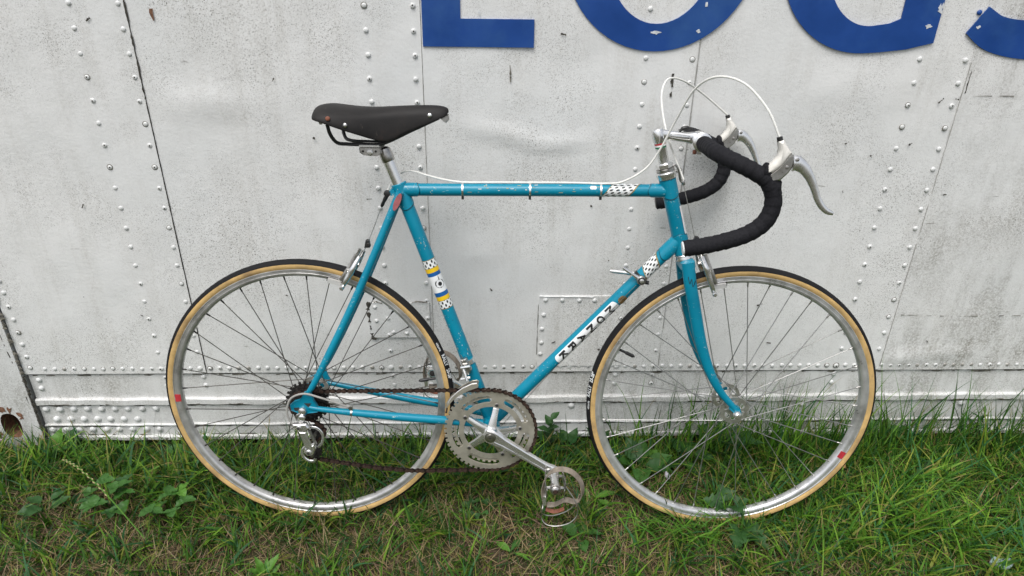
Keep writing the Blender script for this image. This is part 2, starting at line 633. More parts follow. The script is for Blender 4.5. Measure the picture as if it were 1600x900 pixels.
# ------------------------------------------------------------------ the trailer side
WY = 0.31                                    # plane of the sheet metal
LIP = 0.2215                                 # lower edge of the upper sheets
trailer = empty('trailer', None, (0.5, 1.6, 0.0))
tag(trailer, 'weathered white riveted trailer side with blue lettering, the bicycle leaning on it', 'trailer')
SEAMS = [-0.845, -0.3555, 0.2705, 0.8915, 1.522, 2.148, 2.774, 3.4]
DENTS = [  # x, z, sx, sz, depth (+ = towards the viewer), slope
    (-0.21, 0.955, 0.10, 0.035, 0.005, 0.0), (0.47, 0.885, 0.09, 0.018, 0.006, -0.25), (0.60, 0.868, 0.06, 0.012, 0.005, 0.1),
    (0.40, 0.58, 0.05, 0.03, 0.0015, 0.0), (1.58, 0.262, 0.055, 0.02, 0.006, 0.0), (1.70, 0.275, 0.06, 0.018, 0.004, 0.0),
    (1.25, 1.0, 0.12, 0.05, 0.003, 0.0), (-0.60, 0.75, 0.10, 0.12, -0.002, 0.0), (0.0, 0.75, 0.12, 0.1, -0.002, 0.0),
    (1.15, 0.72, 0.14, 0.1, -0.002, 0.0), (1.75, 0.65, 0.10, 0.14, 0.004, 0.0), (0.62, 1.05, 0.1, 0.06, -0.003, 0.0), (0.05, 0.40, 0.1, 0.05, -0.003, 0)]


def dent(x, z):
    d = 0.0
    for cx, cz, sx, sz, a, sl in DENTS:
        zz = z - cz - sl * (x - cx)
        d += a * math.exp(-((x - cx) / sx) ** 2 - (zz / sz) ** 2)
    d += 0.0006 * math.sin(x * 21 + z * 9) * math.sin(z * 13 - x * 5) + 0.0005 * math.sin(x * 47 + 2) * math.sin(z * 39 + x * 11)
    return d


def sheet(x0, x1, z0, z1, y, dx=0.016, flat=False, thick=0.0016):
    b = MB()
    xs = np.linspace(x0, x1, max(2, int((x1 - x0) / dx) + 1))
    za = np.linspace(z0, min(z1, 1.25), max(2, int((min(z1, 1.25) - z0) / dx) + 1))
    zs = list(za) + (list(np.linspace(1.25, z1, 14)[1:]) if z1 > 1.25 else [])
    nx, nz = len(xs), len(zs)
    vs, fs = [], []
    for z in zs:
        for x in xs:
            edge = min(1, (x - x0) / 0.03, (x1 - x) / 0.03, (z - z0) / 0.03)
            vs.append((x, y - (0 if flat else dent(x, z) * max(0, edge)), z))
    for j in range(nz - 1):
        for i in range(nx - 1):
            a = j * nx + i
            fs.append((a, a + 1, a + nx + 1, a + nx))
    # folded-back rim so that the sheet has an edge
    per = [i for i in range(nx)] + [nx * j + nx - 1 for j in range(1, nz)] + [nx * (nz - 1) + i for i in range(nx - 2, -1, -1)] + [nx * j for j in range(nz - 2, 0, -1)]
    o = len(vs)
    for i in per:
        vs.append((vs[i][0], vs[i][1] + thick, vs[i][2]))
    m = len(per)
    for k in range(m):
        l = (k + 1) % m
        fs.append((per[k], o + k, o + l, per[l]))
    return b.add(vs, fs)


for i in range(len(SEAMS) - 1):
    x0, x1 = SEAMS[i], SEAMS[i + 1]
    o = sheet(x0 + (0.0008 if i == 1 else -0.0), x1 - 0.0008 + (0.02 if i % 2 else 0), LIP, 2.75, WY - (0.0010 if i % 2 == 0 else -0.0006), 0.016 if i < 5 else 0.05).build('panel', M['wall_b'] if i >= 4 else M['wall'], trailer, 60)

# corner plate at the near end with an oval hand hole
b = MB()
cx0, cx1 = -1.45, -0.853
pz = 0.051
poly = []
for k in range(32):
    a = 2 * PI * k / 32
    # oval, taller than wide
    poly.append((-0.929 + 0.027 * math.copysign(abs(math.cos(a)) ** 0.8, math.cos(a)), pz + 0.042 * math.copysign(abs(math.sin(a)) ** 0.8, math.sin(a))))
outer = []
for k in range(32):
    a = 2 * PI * k / 32
    c, s_ = math.cos(a), math.sin(a)
    t = min(0.07 / max(abs(c), 1e-6), 0.10 / max(abs(s_), 1e-6))
    outer.append((-0.929 + c * t, pz + s_ * t))
yf = WY - 0.006
vs = [(x, yf, z) for x, z in outer] + [(x, yf, z) for x, z in poly]
fs = []
tub = MB()
tub.add([(x, yf + 0.002, z) for x, z in poly] + [(x, yf + 0.06, z) for x, z in poly], [(k, (k + 1) % 32, 32 + (k + 1) % 32, 32 + k) for k in range(32)])
tub.build('hole_wall', M['rust'], trailer, 40)
for k in range(32):
    l = (k + 1) % 32
    fs += [(k, l, 32 + l, 32 + k)]
b.add(vs, fs)
xa, xb, zb_, zt_ = -0.929 - 0.07, -0.929 + 0.07, pz - 0.10, pz + 0.10
for (x0, x1, z0, z1) in ((cx0, xa, zb_, 2.75), (xa, xb, zt_, 2.75), (xb, cx1, zb_, 2.75)):
    b.add([(x0, yf, z0), (x1, yf, z0), (x1, yf, z1), (x0, yf, z1)], [(0, 1, 2, 3)])
b.add([(cx1, yf, zb_), (cx1, yf, 2.75), (cx1, yf + 0.03, 2.75), (cx1, yf + 0.03, zb_)], [(0, 1, 2, 3)])
b.build('corner_plate', M['wall_c'], trailer, 30)
MB().box((-0.929, WY + 0.075, pz), (0.2, 0.02, 0.2)).build('hole_back_shade', M['dark'], trailer, 0)

# skirt, rails and lower plates below the sheets
XS0, XS1 = -0.842, 3.4


def plate(name, z0, z1, y, depth, mat, bev=0.0015):
    b = MB()
    prof = [(y + depth, z0), (y + bev, z0), (y, z0 + bev), (y, z1 - bev), (y + bev, z1), (y + depth, z1)]
    n = 120
    rings = []
    for k in range(n + 1):
        x = XS0 + (XS1 - XS0) * k / n
        j = 0.0009 * math.sin(k * 1.7) + 0.0007 * math.sin(k * 0.61)
        rings.append([(x, yy + j, zz + j * 0.6) for yy, zz in prof])
    b.loops(rings)
    return b.build(name, mat, trailer, 30)


plate('skirt_panel', 0.1365, LIP + 0.01, WY + 0.0055, 0.01, M['wall_c'])
plate('rail', 0.1160, 0.1375, WY - 0.004, 0.03, M['wall_c'], 0.003)
plate('lower_panel', 0.0465, 0.1170, WY + 0.004, 0.01, M['wall_c'])
plate('rail', 0.0420, 0.0485, WY - 0.001, 0.03, M['wall_c'], 0.002)
plate('lower_panel', 0.0060, 0.0430, WY + 0.003, 0.01, M['wall_c'])
plate('bottom_flange', -0.0060, 0.0085, WY - 0.005, 0.03, M['wall_c'], 0.0025)

# body of the trailer behind the sheets
b = MB()
b.box((0.98, 1.70, 1.39), (4.86, 2.58, 2.68))
b.build('body', M['underside'], trailer, 0)

# patch plates riveted over old damage
for (x0, x1, z0, z1) in ((0.552, 0.786, 0.2420, 0.4605), (0.103, 0.2625, 0.3360, 0.4415)):
    sheet(x0, x1, z0, z1, WY - 0.0042, 0.02, True, 0.004).build('patch_plate', M['wall'], trailer, 30)

# wobbly strips of sealant, grime and painted gap shade, standing slightly proud


def strip(name, pts, width, mat, y, jit=0.5, step=0.008, gap=0.0, thick=0.0012):
    pts = [Vector((p[0], 0, p[1])) for p in pts]
    b = MB()
    ring = []

    def flush():
        if len(ring) > 1:
            vs, fs = [], []
            for c, nrm, h in ring:
                vs += [c - nrm * h + Y * y, c + Y * (y - thick), c + nrm * h + Y * y]
            for k in range(len(ring) - 1):
                a = 3 * k
                fs += [(a, a + 1, a + 4, a + 3), (a + 1, a + 2, a + 5, a + 4)]
            b.add(vs, fs)
        ring.clear()
    for a, c in zip(pts[:-1], pts[1:]):
        L = (c - a).length
        t = (c - a).normalized()
        nrm = Vector((-t.z, 0, t.x))
        for k in range(max(1, int(L / step)) + 1):
            p = a + t * min(L, k * step)
            h = width * 0.5 * random.uniform(1 - jit, 1 + jit)
            if random.random() < gap:
                flush()
                continue
            ring.append((p + nrm * random.uniform(-1, 1) * width * 0.25 * jit, nrm, h))
    flush()
    if b.v:
        kind(b.build(name, mat, trailer, 0), 'stuff') if gap else b.build(name, mat, trailer, 0)


strip('seam_sealant_and_shade', [(-0.3548, 1.30), (-0.3555, 0.96)], 0.0034, M['grime'], WY - 0.0014, 0.8, 0.007)
strip('seam_sealant_and_shade', [(-0.3555, 0.96), (-0.3560, LIP)], 0.0016, M['grime'], WY - 0.0014, 0.5, 0.012)
strip('seam_sealant_and_shade', [(0.2725, 1.30), (0.2700, LIP)], 0.0018, M['faint'], WY - 0.0014, 0.5, 0.02)  # this and the next two paint the shadow gap between overlapping sheets
strip('seam_sealant_and_shade', [(0.8930, 1.30), (0.8915, LIP)], 0.0018, M['faint'], WY - 0.0014, 0.5, 0.02, 0.06)
strip('seam_sealant_and_shade', [(1.5225, 1.30), (1.5225, LIP)], 0.0018, M['faint'], WY - 0.0014, 0.6, 0.015, 0.05)
strip('seam_sealant_and_shade', [(1.529, 1.04), (1.530, 0.985)], 0.003, M['grime'], WY - 0.0014, 0.8, 0.007)
strip('seam_sealant_and_shade', [(-0.849, 1.30), (-0.8475, 0.62)], 0.004, M['sealant'], WY - 0.007, 0.7, 0.01, 0.1)
strip('seam_sealant_and_shade', [(-0.8475, 0.62), (-0.8475, 0.22)], 0.009, M['sealant'], WY - 0.007, 0.9, 0.006, 0.05, 0.003)
strip('seam_sealant_and_shade', [(-0.8475, 0.22), (-0.847, 0.0)], 0.008, M['grime'], WY - 0.007, 0.8, 0.006, 0.03, 0.003)
strip('seam_sealant_and_shade', [(-0.875, 0.44), (-0.862, 0.25)], 0.002, M['grime'], WY - 0.0062, 0.9, 0.006, 0.3)
strip('grime_and_shade_line', [(XS0, LIP - 0.0030), (2.6, LIP - 0.0030)], 0.0052, M['grime'], WY + 0.0048, 0.45, 0.02)  # grime, plus the shade of the lip gap drawn as a dark strip
strip('grime_and_shade_line', [(XS0, LIP - 0.0085), (2.6, LIP - 0.0085)], 0.0040, M['sealant'], WY + 0.0052, 0.9, 0.012, 0.35, 0.0004)
strip('grime_and_shade_line', [(XS0, 0.1130), (2.6, 0.1130)], 0.0048, M['grime'], WY + 0.0034, 0.8, 0.012, 0.05, 0.0006)  # grime and painted shade beneath the upper rail
strip('grime_and_shade_line', [(XS0, 0.1205), (2.6, 0.1205)], 0.0026, M['sealant'], WY - 0.0044, 0.9, 0.01, 0.5, 0.0004)
strip('grime_and_shade_line', [(XS0, 0.0402), (2.6, 0.0402)], 0.0040, M['grime'], WY + 0.0024, 0.8, 0.012, 0.05, 0.0006)  # grime and painted shade beneath the lower rail
strip('grime_and_shade_line', [(XS0, 0.0100), (2.6, 0.0100)], 0.0030, M['grime'], WY + 0.0024, 0.9, 0.01, 0.35, 0.0006)
strip('grime_and_shade_line', [(XS0, 0.0000), (2.6, 0.0000)], 0.0060, M['sealant'], WY - 0.0054, 0.95, 0.01, 0.45, 0.0004)
strip('seam_sealant_and_shade', [(0.552, 0.4610), (0.70, 0.4585)], 0.0030, M['rivet'], WY - 0.0052, 0.5, 0.012, 0, 0.002)
strip('seam_sealant_and_shade', [(0.5505, 0.46), (0.5500, 0.242)], 0.0014, M['sealant'], WY - 0.0030, 0.7, 0.012, 0.1)
strip('seam_sealant_and_shade', [(0.105, 0.445), (0.101, 0.42), (0.104, 0.38), (0.106, 0.336), (0.118, 0.331)], 0.0075, M['grime'], WY - 0.0046, 0.8, 0.006, 0.08, 0.002)
strip('seam_sealant_and_shade', [(0.103, 0.4425), (0.125, 0.4445), (0.140, 0.4415)], 0.0035, M['sealant'], WY - 0.0046, 0.8, 0.005, 0.1, 0.002)
strip('seam_sealant_and_shade', [(0.188, 0.4415), (0.200, 0.4455), (0.212, 0.4420), (0.228, 0.4450), (0.262, 0.4425)], 0.003, M['sealant'], WY - 0.0046, 0.8, 0.005, 0.1, 0.002)
strip('seam_sealant_and_shade', [(0.106, 0.3355), (0.262, 0.3352)], 0.0016, M['sealant'], WY - 0.0034, 0.8, 0.01, 0.15)
strip('scratch', [(1.515, 0.401), (1.68, 0.396), (1.95, 0.398)], 0.0016, M['sealant'], WY - 0.0030, 0.9, 0.012, 0.25, 0.0003)
strip('scratch', [(1.535, 0.985), (1.60, 0.9855), (1.90, 0.986)], 0.0012, M['sealant'], WY - 0.0030, 0.9, 0.012, 0.35, 0.0003)
strip('scratch', [(0.468, 1.045), (0.470, 1.02), (0.469, 0.995)], 0.003, M['sealant'], WY - 0.0030, 0.9, 0.006, 0.2, 0.0003)
strip('scratch', [(0.838, 1.03), (0.840, 0.99), (0.838, 0.965)], 0.0045, M['grime'], WY - 0.0040, 0.9, 0.006, 0.15, 0.0003)
strip('scratch', [(-0.302, 1.155), (-0.299, 1.10)], 0.006, M['rust'], WY - 0.0022, 0.9, 0.008, 0.3, 0.0003)
strip('scratch', [(-0.275, 0.95), (-0.272, 0.915)], 0.0035, M['sealant'], WY - 0.0022, 0.9, 0.006, 0.1, 0.0003)
for k in range(26):       # loose dark scuffs on the sheets
    x, z = random.uniform(-0.8, 1.95), random.uniform(0.28, 1.15)
    L, a = random.uniform(0.004, 0.016), random.uniform(-1.2, 1.7)
    strip('scuff', [(x, z), (x + L * math.cos(a), z + L * math.sin(a))], random.uniform(0.002, 0.004), M['grime'], WY - 0.0035 - max(0, dent(x, z)) - (0.004 if 0.1 < x < 0.8 and z < 0.47 else 0), 0.8, 0.003, 0.0, 0.0002)
# flaked rust round the hand hole and along the bottom
strip('rust_flake', [(-0.955, 0.106), (-0.925, 0.111), (-0.90, 0.098), (-0.893, 0.075)], 0.014, M['rust'], WY - 0.0068, 0.9, 0.006, 0.2, 0.0006)
strip('rust_flake', [(-0.965, 0.03), (-0.985, 0.005), (-0.96, -0.005)], 0.014, M['rust'], WY - 0.0068, 0.9, 0.006, 0.2, 0.0006)

# rivets: one dome mesh per finish, every rivet an object


def dome(mat, bare=False):
    b = MB()
    prof = [(-0.0015, 0.0069), (0.0006, 0.0068), (0.0021, 0.0058), (0.0032, 0.0039), (0.0037, 0.0017)]
    b.lathe((0, 0, 0), (0, -1, 0), prof, 12)
    if bare:
        b.lathe((0, -0.0036, 0), (0, -1, 0), [(0, 0.0022), (0.0006, 0.0018)], 8)
    return b.mesh('rivet', mat, 60)


RING = MB().lathe((0, 0.0002, 0.0), (0, -1, 0), [(0.0, 0.0083), (0.0009, 0.0080), (0.0010, 0.0060)], 14).mesh('rivet_dark_ring', M['sealant'], 0)  # thin dark ring round the foot of a dome
D_W, D_B, D_R, D_V = dome(M['rivet']), dome(M['rivet_bare'], True), dome(M['rivet_rust'], True), dome(M['rivet_blue'])
PIN = MB().lathe((0, 0, 0), (0, -1, 0), [(0, 0.0024), (0.0005, 0.0020)], 7).mesh('rivet_pin', M['grime'], 60)
torg = trailer['_org']
extra = MB()
NRIV = 0


def rivet(x, z, s=1.0, me=None, y=WY - 0.0008, pin=0.35):
    global NRIV
    x += random.uniform(-1, 1) * 0.0010
    z += random.uniform(-1, 1) * 0.0010
    if me is None and 0.0 < z:
        me = D_W
    if -0.86 < x < 2.05 and z < 1.19 and NRIV < 300:
        NRIV += 1
        o = share('rivet', me, trailer, (x - torg[0], y - torg[1], z - torg[2]), (0, random.uniform(0, 6), 0), (s * 0.84, s * 0.75, s * 0.84))
        if me is not D_V and random.random() < 0.2:
            share('rivet_dark_ring', RING, o, (0, 0, 0), (0, 0, 0), (random.uniform(0.93, 1.05),) * 3).location = (random.uniform(-1, 1) * 0.0005, 0, random.uniform(-1, 1) * 0.0005)
        if me is D_W and random.random() < pin:
            share('rivet_pin', PIN, o, (random.uniform(-1, 1) * 0.0008, -0.0036, random.uniform(-1, 0.4) * 0.0012))
    else:
        extra.lathe((x, y, z), (0, -1, 0), [(-0.0015, 0.0069 * s), (0.0021 * s, 0.0058 * s), (0.0037 * s, 0.0017 * s)], 8)


COLS = [(-0.473, 0.0), (-0.369, 0.0), (0.1525, 0.0015), (0.2562, 0.0015), (0.7742, 0.0), (0.8800, -0.001), (1.4015, 0.003), (1.5078, 0.0015), (2.028, 0.0), (2.134, 0.0), (2.655, 0), (2.76, 0)]
for x, dz in COLS:
    for k in range(1, 48):
        z = 0.2388 + dz + 0.05145 * k
        blue = (1.075 < z < 1.14 and 0.6 < x < 0.95) or (x == 1.4015 and z > 1.10) or (x == 1.5078 and z > 1.10)
        yy = WY - 0.0045 if (0.10 < x < 0.2635 and 0.336 < z < 0.4415) or (0.552 < x < 0.786 and 0.242 < z < 0.46) else WY - 0.0008
        rivet(x, z, 1.0, D_V if blue else None, yy)
    for z in (0.2055, 0.1765):
        rivet(x + random.uniform(-1, 1) * 0.001, z, 1.2, None, WY + 0.0052)
x = -0.7865
while x < 2.6:
    near_col = min(abs(x - c[0]) for c in COLS)
    bare = (0.30 < x < 0.36) or (0.93 < x < 1.0 and random.random() < 0.5) or (1.70 < x < 1.8) or random.random() < 0.08
    rivet(x, 0.2378, 1.28 if near_col < 0.012 else 1.0, D_B if bare else None, WY - 0.0008)
    x += 0.0260
for z in (0.2430, 0.2779, 0.3162, 0.3538, 0.3926, 0.4307, 0.4718, 0.5065, 0.545, 0.583, 0.62):
    rivet(-0.8235, z, 1.1, None, WY - 0.0014)
for z in (0.1985, 0.1700):
    rivet(-0.8185, z, 1.15, None, WY + 0.0052)
for k in range(9):
    rivet(-0.8252 + 0.0379 * k, 0.1005, 1.5, D_R if k == 8 else None, WY + 0.0036, 0.2)
    if k < 7:
        rivet(-0.8053 + 0.0376 * k, 0.0650, 1.5, None, WY + 0.0036, 0.1)
    rivet(-0.8261 + 0.0376 * k, 0.0288, 1.5, D_R if k in (6, 8) else None, WY + 0.0026, 0.2)
for x in (0.655, 1.802, 0.02, 1.10, 1.33):
    rivet(x, 0.1020, 1.5, None, WY + 0.0036)
for x, z in ((0.5686, 0.4483), (0.6137, 0.4482), (0.6579, 0.4472), (0.6990, 0.4475), (0.565, 0.4038), (0.5621, 0.3603), (0.562, 0.318), (0.561, 0.282)):
    rivet(x, z, 1.0, None, WY - 0.0045)
for x, z in ((0.119, 0.428), (0.122, 0.388), (0.160, 0.430), (0.165, 0.352), (0.200, 0.349)):
    rivet(x, z, 0.85, D_B, WY - 0.0045)
kind(extra.build('rivet_rows', M['rivet'], trailer, 60), 'stuff')

# the big blue letters: thin vinyl, each a part


def vinyl(poly, holes=None, name='letter'):
    b = MB()
    yv0, yv1 = WY - 0.0042, WY - 0.0010
    if holes is None:
        b.slab(poly, yv0, yv1)
    else:
        n = len(poly)
        rings = [[(x, yv1, z) for x, z in poly], [(x, yv0, z) for x, z in poly], [(x, yv0, z) for x, z in holes], [(x, yv1, z) for x, z in holes]]
        b.loops(rings, cap=False)
    return b.build(name, M['vinyl'], trailer, 30)


def ell(cx, cz, a, b_, t0, t1, n, pw=1.0):
    return [(cx + a * math.cos(R(t0 + (t1 - t0) * k / n)), cz + b_ * math.sin(R(t0 + (t1 - t0) * k / n))) for k in range(n + 1)]


vinyl([(0.2755, 1.0835), (0.5205, 1.0830), (0.5205, 1.1418), (0.3590, 1.1418), (0.3590, 1.498), (0.2765, 1.498)])
CZ = 1.2885
vinyl(ell(0.7885, CZ, 0.209, 0.211, 0, 354, 59), ell(0.7885, CZ, 0.118, 0.153, 0, 354, 59))
g_out = ell(1.256, CZ, 0.209, 0.211, 38, 272, 50) + [(1.30, 1.0800), (1.36, 1.0868), (1.4200, 1.1015), (1.4205, 1.318), (1.262, 1.318), (1.262, 1.256), (1.333, 1.256), (1.333, 1.1515), (1.310, 1.1415)]
vinyl(g_out + ell(1.264, CZ, 0.118, 0.153, -80, -320, 44))
s_half = [(1.5065, 1.1505), (1.552, 1.1235), (1.61, 1.1115), (1.665, 1.1115), (1.718, 1.127), (1.745, 1.168), (1.738, 1.212), (1.703, 1.252)]
s_c = spline([(x, 0, z) for x, z in s_half + [(1.65, CZ)] + [(3.3 - x, 2 * CZ - z) for x, z in reversed(s_half)]], 6)
lft, rgt = [], []
for k, p in enumerate(s_c):
    q = s_c[min(k + 1, len(s_c) - 1)] - s_c[max(k - 1, 0)]
    t = q.normalized()
    hw = 0.033 + 0.010 * abs(math.sin(PI * 2 * k / (len(s_c) - 1)))
    nr = Vector((-t.z, 0, t.x)) * hw
    lft.append((p.x + nr.x, p.z + nr.z))
    rgt.append((p.x - nr.x, p.z - nr.z))
vinyl(lft + rgt[::-1])
# paint knocked off the letters
for (x, z, rx, rz) in ((0.790, 1.118, 0.012, 0.006), (0.884, 1.121, 0.006, 0.005), (1.4150, 1.172, 0.008, 0.016), (1.398, 1.136, 0.009, 0.006), (0.895, 1.176, 0.004, 0.009), (1.512, 1.136, 0.005, 0.006), (0.400, 1.155, 0.003, 0.004)):
    n = 13
    pl = [(x + rx * random.uniform(0.35, 1.1) * math.cos(2 * PI * k / n), z + rz * random.uniform(0.35, 1.1) * math.sin(2 * PI * k / n)) for k in range(n)]
    MB().slab(pl, WY - 0.0048, WY - 0.0043).build('paint_chip', M['vinyl_chip'], trailer, 0)
# ------------------------------------------------------------------ ground


def gz(x, y):
    """height of the ground"""
    z = 0.006 * math.sin(x * 7.1 + 1.3) * math.sin(y * 9.7 + 0.4) + 0.003 * math.sin(x * 23 + y * 17) + 0.002 * math.sin(x * 41 - y * 53)
    near = math.exp(-((y - 0.0) / 0.12) ** 2)
    z = z * (1 - 0.7 * near) - 0.004
    if y > 0.10:
        z -= 0.040 * min(1, (y - 0.10) / 0.2)
    return z


def axis(lo, hi, a, b, fine, far):
    c = list(np.arange(a, b + 1e-6, fine))
    s, x = fine, a
    left = []
    while x > lo:
        s = min(s * 1.5, far)
        x -= s
        left.append(x)
    s, x = fine, b
    right = []
    while x < hi:
        s = min(s * 1.5, far)
        x += s
        right.append(x)
    return left[::-1] + c + right


gx = axis(-400, 400, -1.6, 2.6, 0.03, 60)
gy = axis(-400, 400, -0.8, 0.6, 0.03, 60)
vs = [(x, y, gz(x, y) if (-8 < x < 8 and -8 < y < 4) else -0.03) for y in gy for x in gx]
nx = len(gx)
b = MB().add(vs, [(j * nx + i, j * nx + i + 1, (j + 1) * nx + i + 1, (j + 1) * nx + i) for j in range(len(gy) - 1) for i in range(nx - 1)])
kind(b.build('ground', M['soil'], None, 80), 'structure')['label'] = 'brown soil under the grass'


def fbm(x, y, s=1.0, seed=0):
    r = np.random.default_rng(seed)
    out = np.zeros_like(x)
    for o in range(5):
        fr = s * 2 ** o
        a = r.uniform(0, 2 * PI, 4)
        for k in range(4):
            out += np.sin((x * np.cos(a[k]) + y * np.sin(a[k])) * fr * 3.1 + r.uniform(0, 6)) / (1.6 ** o) / 4
    return out


def blades(name, P, h, wd, th0, th1, az, tint, label, nseg=4, tip=0.12, fold=0.0):
    """ribbons that start upright-ish (th0 from vertical) and bend by th1 along their length"""
    n = len(P)
    dirv = np.stack([np.cos(az), np.sin(az), np.zeros(n)], -1)
    tw = az + PI / 2 + rng.normal(0, 0.5, n)
    side = np.stack([np.cos(tw), np.sin(tw), rng.normal(0, 0.25, n)], -1)
    pos = P.copy()
    V = np.zeros((n, nseg + 1, 2, 3))
    for k in range(nseg + 1):
        s = k / nseg
        wk = wd * (1.0 if s < 0.35 else (1 - (s - 0.35) / 0.65 * (1 - tip)))
        if k == 0:
            wk = wd * 0.6
        V[:, k, 0] = pos - side * wk[:, None] / 2
        V[:, k, 1] = pos + side * wk[:, None] / 2
        th = th0 + th1 * (s + 0.5 / nseg)
        step = (h / nseg)[:, None] * (dirv * np.sin(th)[:, None] + np.array([0, 0, 1.0]) * np.cos(th)[:, None])
        pos = pos + step
        if k >= 1:
            pos[:, 2] = np.maximum(pos[:, 2], P[:, 2] + 0.003)
        pos[:, 1] = np.minimum(pos[:, 1], WY - 0.016)
    nv = (nseg + 1) * 2
    base = (np.arange(n) * nv)[:, None, None]
    k = np.arange(nseg)[None, :, None] * 2
    F = base + k + np.array([0, 1, 3, 2])[None, None, :]
    me = bpy.data.meshes.new(name)
    me.vertices.add(n * nv)
    me.vertices.foreach_set('co', V.reshape(-1))
    nf = n * nseg
    me.loops.add(nf * 4)
    me.polygons.add(nf)
    me.loops.foreach_set('vertex_index', F.reshape(-1).astype(np.int32))
    me.polygons.foreach_set('loop_start', np.arange(nf, dtype=np.int32) * 4)
    me.polygons.foreach_set('loop_total', np.full(nf, 4, np.int32))
    me.update(calc_edges=True)
    lf = lush(P[:, 0], P[:, 1])[:, None]
    tint = tint * (0.92 + 0.30 * np.clip(lf, 0, 1) * (P[:, :1] > 0.7) + 0.10 * fbm(P[:, 0], P[:, 1], 2.5, 9)[:, None])
    at = me.attributes.new('tint', 'FLOAT_COLOR', 'POINT')
    C = np.ones((n, nv, 4))
    C[:, :, :3] = tint[:, None, :]
    # the very base of a blade is paler, the tip sometimes dry
    dry = rng.random(n) < 0.18
    C[dry, -4:, :3] = np.array([0.30, 0.22, 0.09])
    at.data.foreach_set('color', C.reshape(-1))
    me.shade_smooth()
    me.materials.append(M['grass'])
    o = bpy.data.objects.new(name, me)
    COL.objects.link(o)
    o['kind'] = 'stuff'
    o['label'] = label
    o['category'] = 'grass'
    return o


def scatter(n, x0, x1, y0, y1, dens):
    out = []
    tot = 0
    while tot < n:
        x = rng.uniform(x0, x1, n)
        y = rng.uniform(y0, y1, n)
        ok = rng.random(n) < dens(x, y)
        out.append(np.stack([x[ok], y[ok]], -1))
        tot += ok.sum()
    return np.concatenate(out)[:n]


def with_z(P):
    return np.array([(x, y, gz(x, y) - 0.002) for x, y in P])


def lush(x, y):
    """0 = trodden dry turf, 1 = tall fresh grass"""
    a = np.clip((y - 0.02) / 0.16, 0, 1) * 0.75
    r_ = np.clip((x - 0.85) / 0.5, 0, 1) * np.clip((y + 0.30) / 0.2, 0, 1) * 0.75
    f = 0.38 * fbm(x, y, 1.6, 3)
    bare = 0.10 + 0.65 * np.exp(-((x - 0.42) / 0.22) ** 2 - ((y + 0.02) / 0.10) ** 2) + 0.60 * np.exp(-((x + 0.50) / 0.38) ** 2 - ((y + 0.12) / 0.10) ** 2) + 0.45 * np.exp(-((x - 0.15) / 0.4) ** 2 - ((y + 0.17) / 0.08) ** 2)
    return np.clip(np.maximum(a, r_) + 0.22 + f - bare, 0.0, 1.0)


GREENS = np.array([(0.022, 0.074, 0.010), (0.048, 0.136, 0.014), (0.092, 0.212, 0.018), (0.160, 0.295, 0.030), (0.036, 0.126, 0.044), (0.190, 0.220, 0.032)])
DRYS = np.array([(0.44, 0.35, 0.21), (0.32, 0.23, 0.145), (0.22, 0.145, 0.10), (0.12, 0.078, 0.052), (0.36, 0.27, 0.14), (0.24, 0.22, 0.085)])


def pick(pal, n, wts, var=0.25):
    i = rng.choice(len(pal), n, p=np.array(wts) / sum(wts))
    return pal[i] * rng.uniform(1 - var, 1 + var, (n, 1))


# short dry thatch
P = scatter(27000, -1.5, 2.5, -0.45, 0.29, lambda x, y: np.clip(1.02 - 0.8 * lush(x, y), 0.1, 1))
n = len(P)
blades('dry_thatch', with_z(P), rng.uniform(0.025, 0.085, n), rng.uniform(0.0010, 0.0030, n), rng.uniform(0.9, 1.62, n), rng.normal(0, 0.5, n), rng.uniform(0, 2 * PI, n), pick(DRYS, n, (4, 5, 5, 4, 4, 4)), 'dry brown thatch matted on the ground', 3)
# low green turf
P = scatter(30000, -1.5, 2.5, -0.45, 0.29, lambda x, y: np.clip(0.40 + 0.6 * lush(x, y), 0, 1))
n = len(P)
L = lush(P[:, 0], P[:, 1])
blades('turf', with_z(P), rng.uniform(0.03, 0.07, n) + 0.03 * L * rng.random(n), rng.uniform(0.0016, 0.0036, n), rng.uniform(0.25, 1.25, n), rng.uniform(-0.2, 1.0, n), rng.uniform(0, 2 * PI, n), pick(GREENS, n, (4, 5, 4, 2, 2, 2)), 'low green turf around the wheels', 3)
# longer leaves lying over it, in tufts
T = scatter(1900, -1.5, 2.5, -0.42, 0.28, lambda x, y: np.clip(0.34 + 0.66 * lush(x, y), 0, 1))
reps = rng.integers(4, 13, len(T))
C = np.repeat(T, reps, 0)
taz = np.repeat(rng.uniform(0, 2 * PI, len(T)), reps)
P = C + rng.normal(0, 0.009, C.shape)
P[:, 1] = np.minimum(P[:, 1], 0.285)
n = len(P)
L = lush(P[:, 0], P[:, 1])
blades('long_grass', with_z(P), rng.uniform(0.05, 0.11, n) + 0.075 * L * rng.random(n), rng.uniform(0.0026, 0.0070, n), rng.uniform(0.15, 1.05, n), rng.uniform(0.3, 1.4, n), taz + rng.normal(0, 1.0, n), pick(GREENS, n, (3, 5, 5, 3, 3, 2)), 'longer green grass leaves in tufts', 6, 0.08)
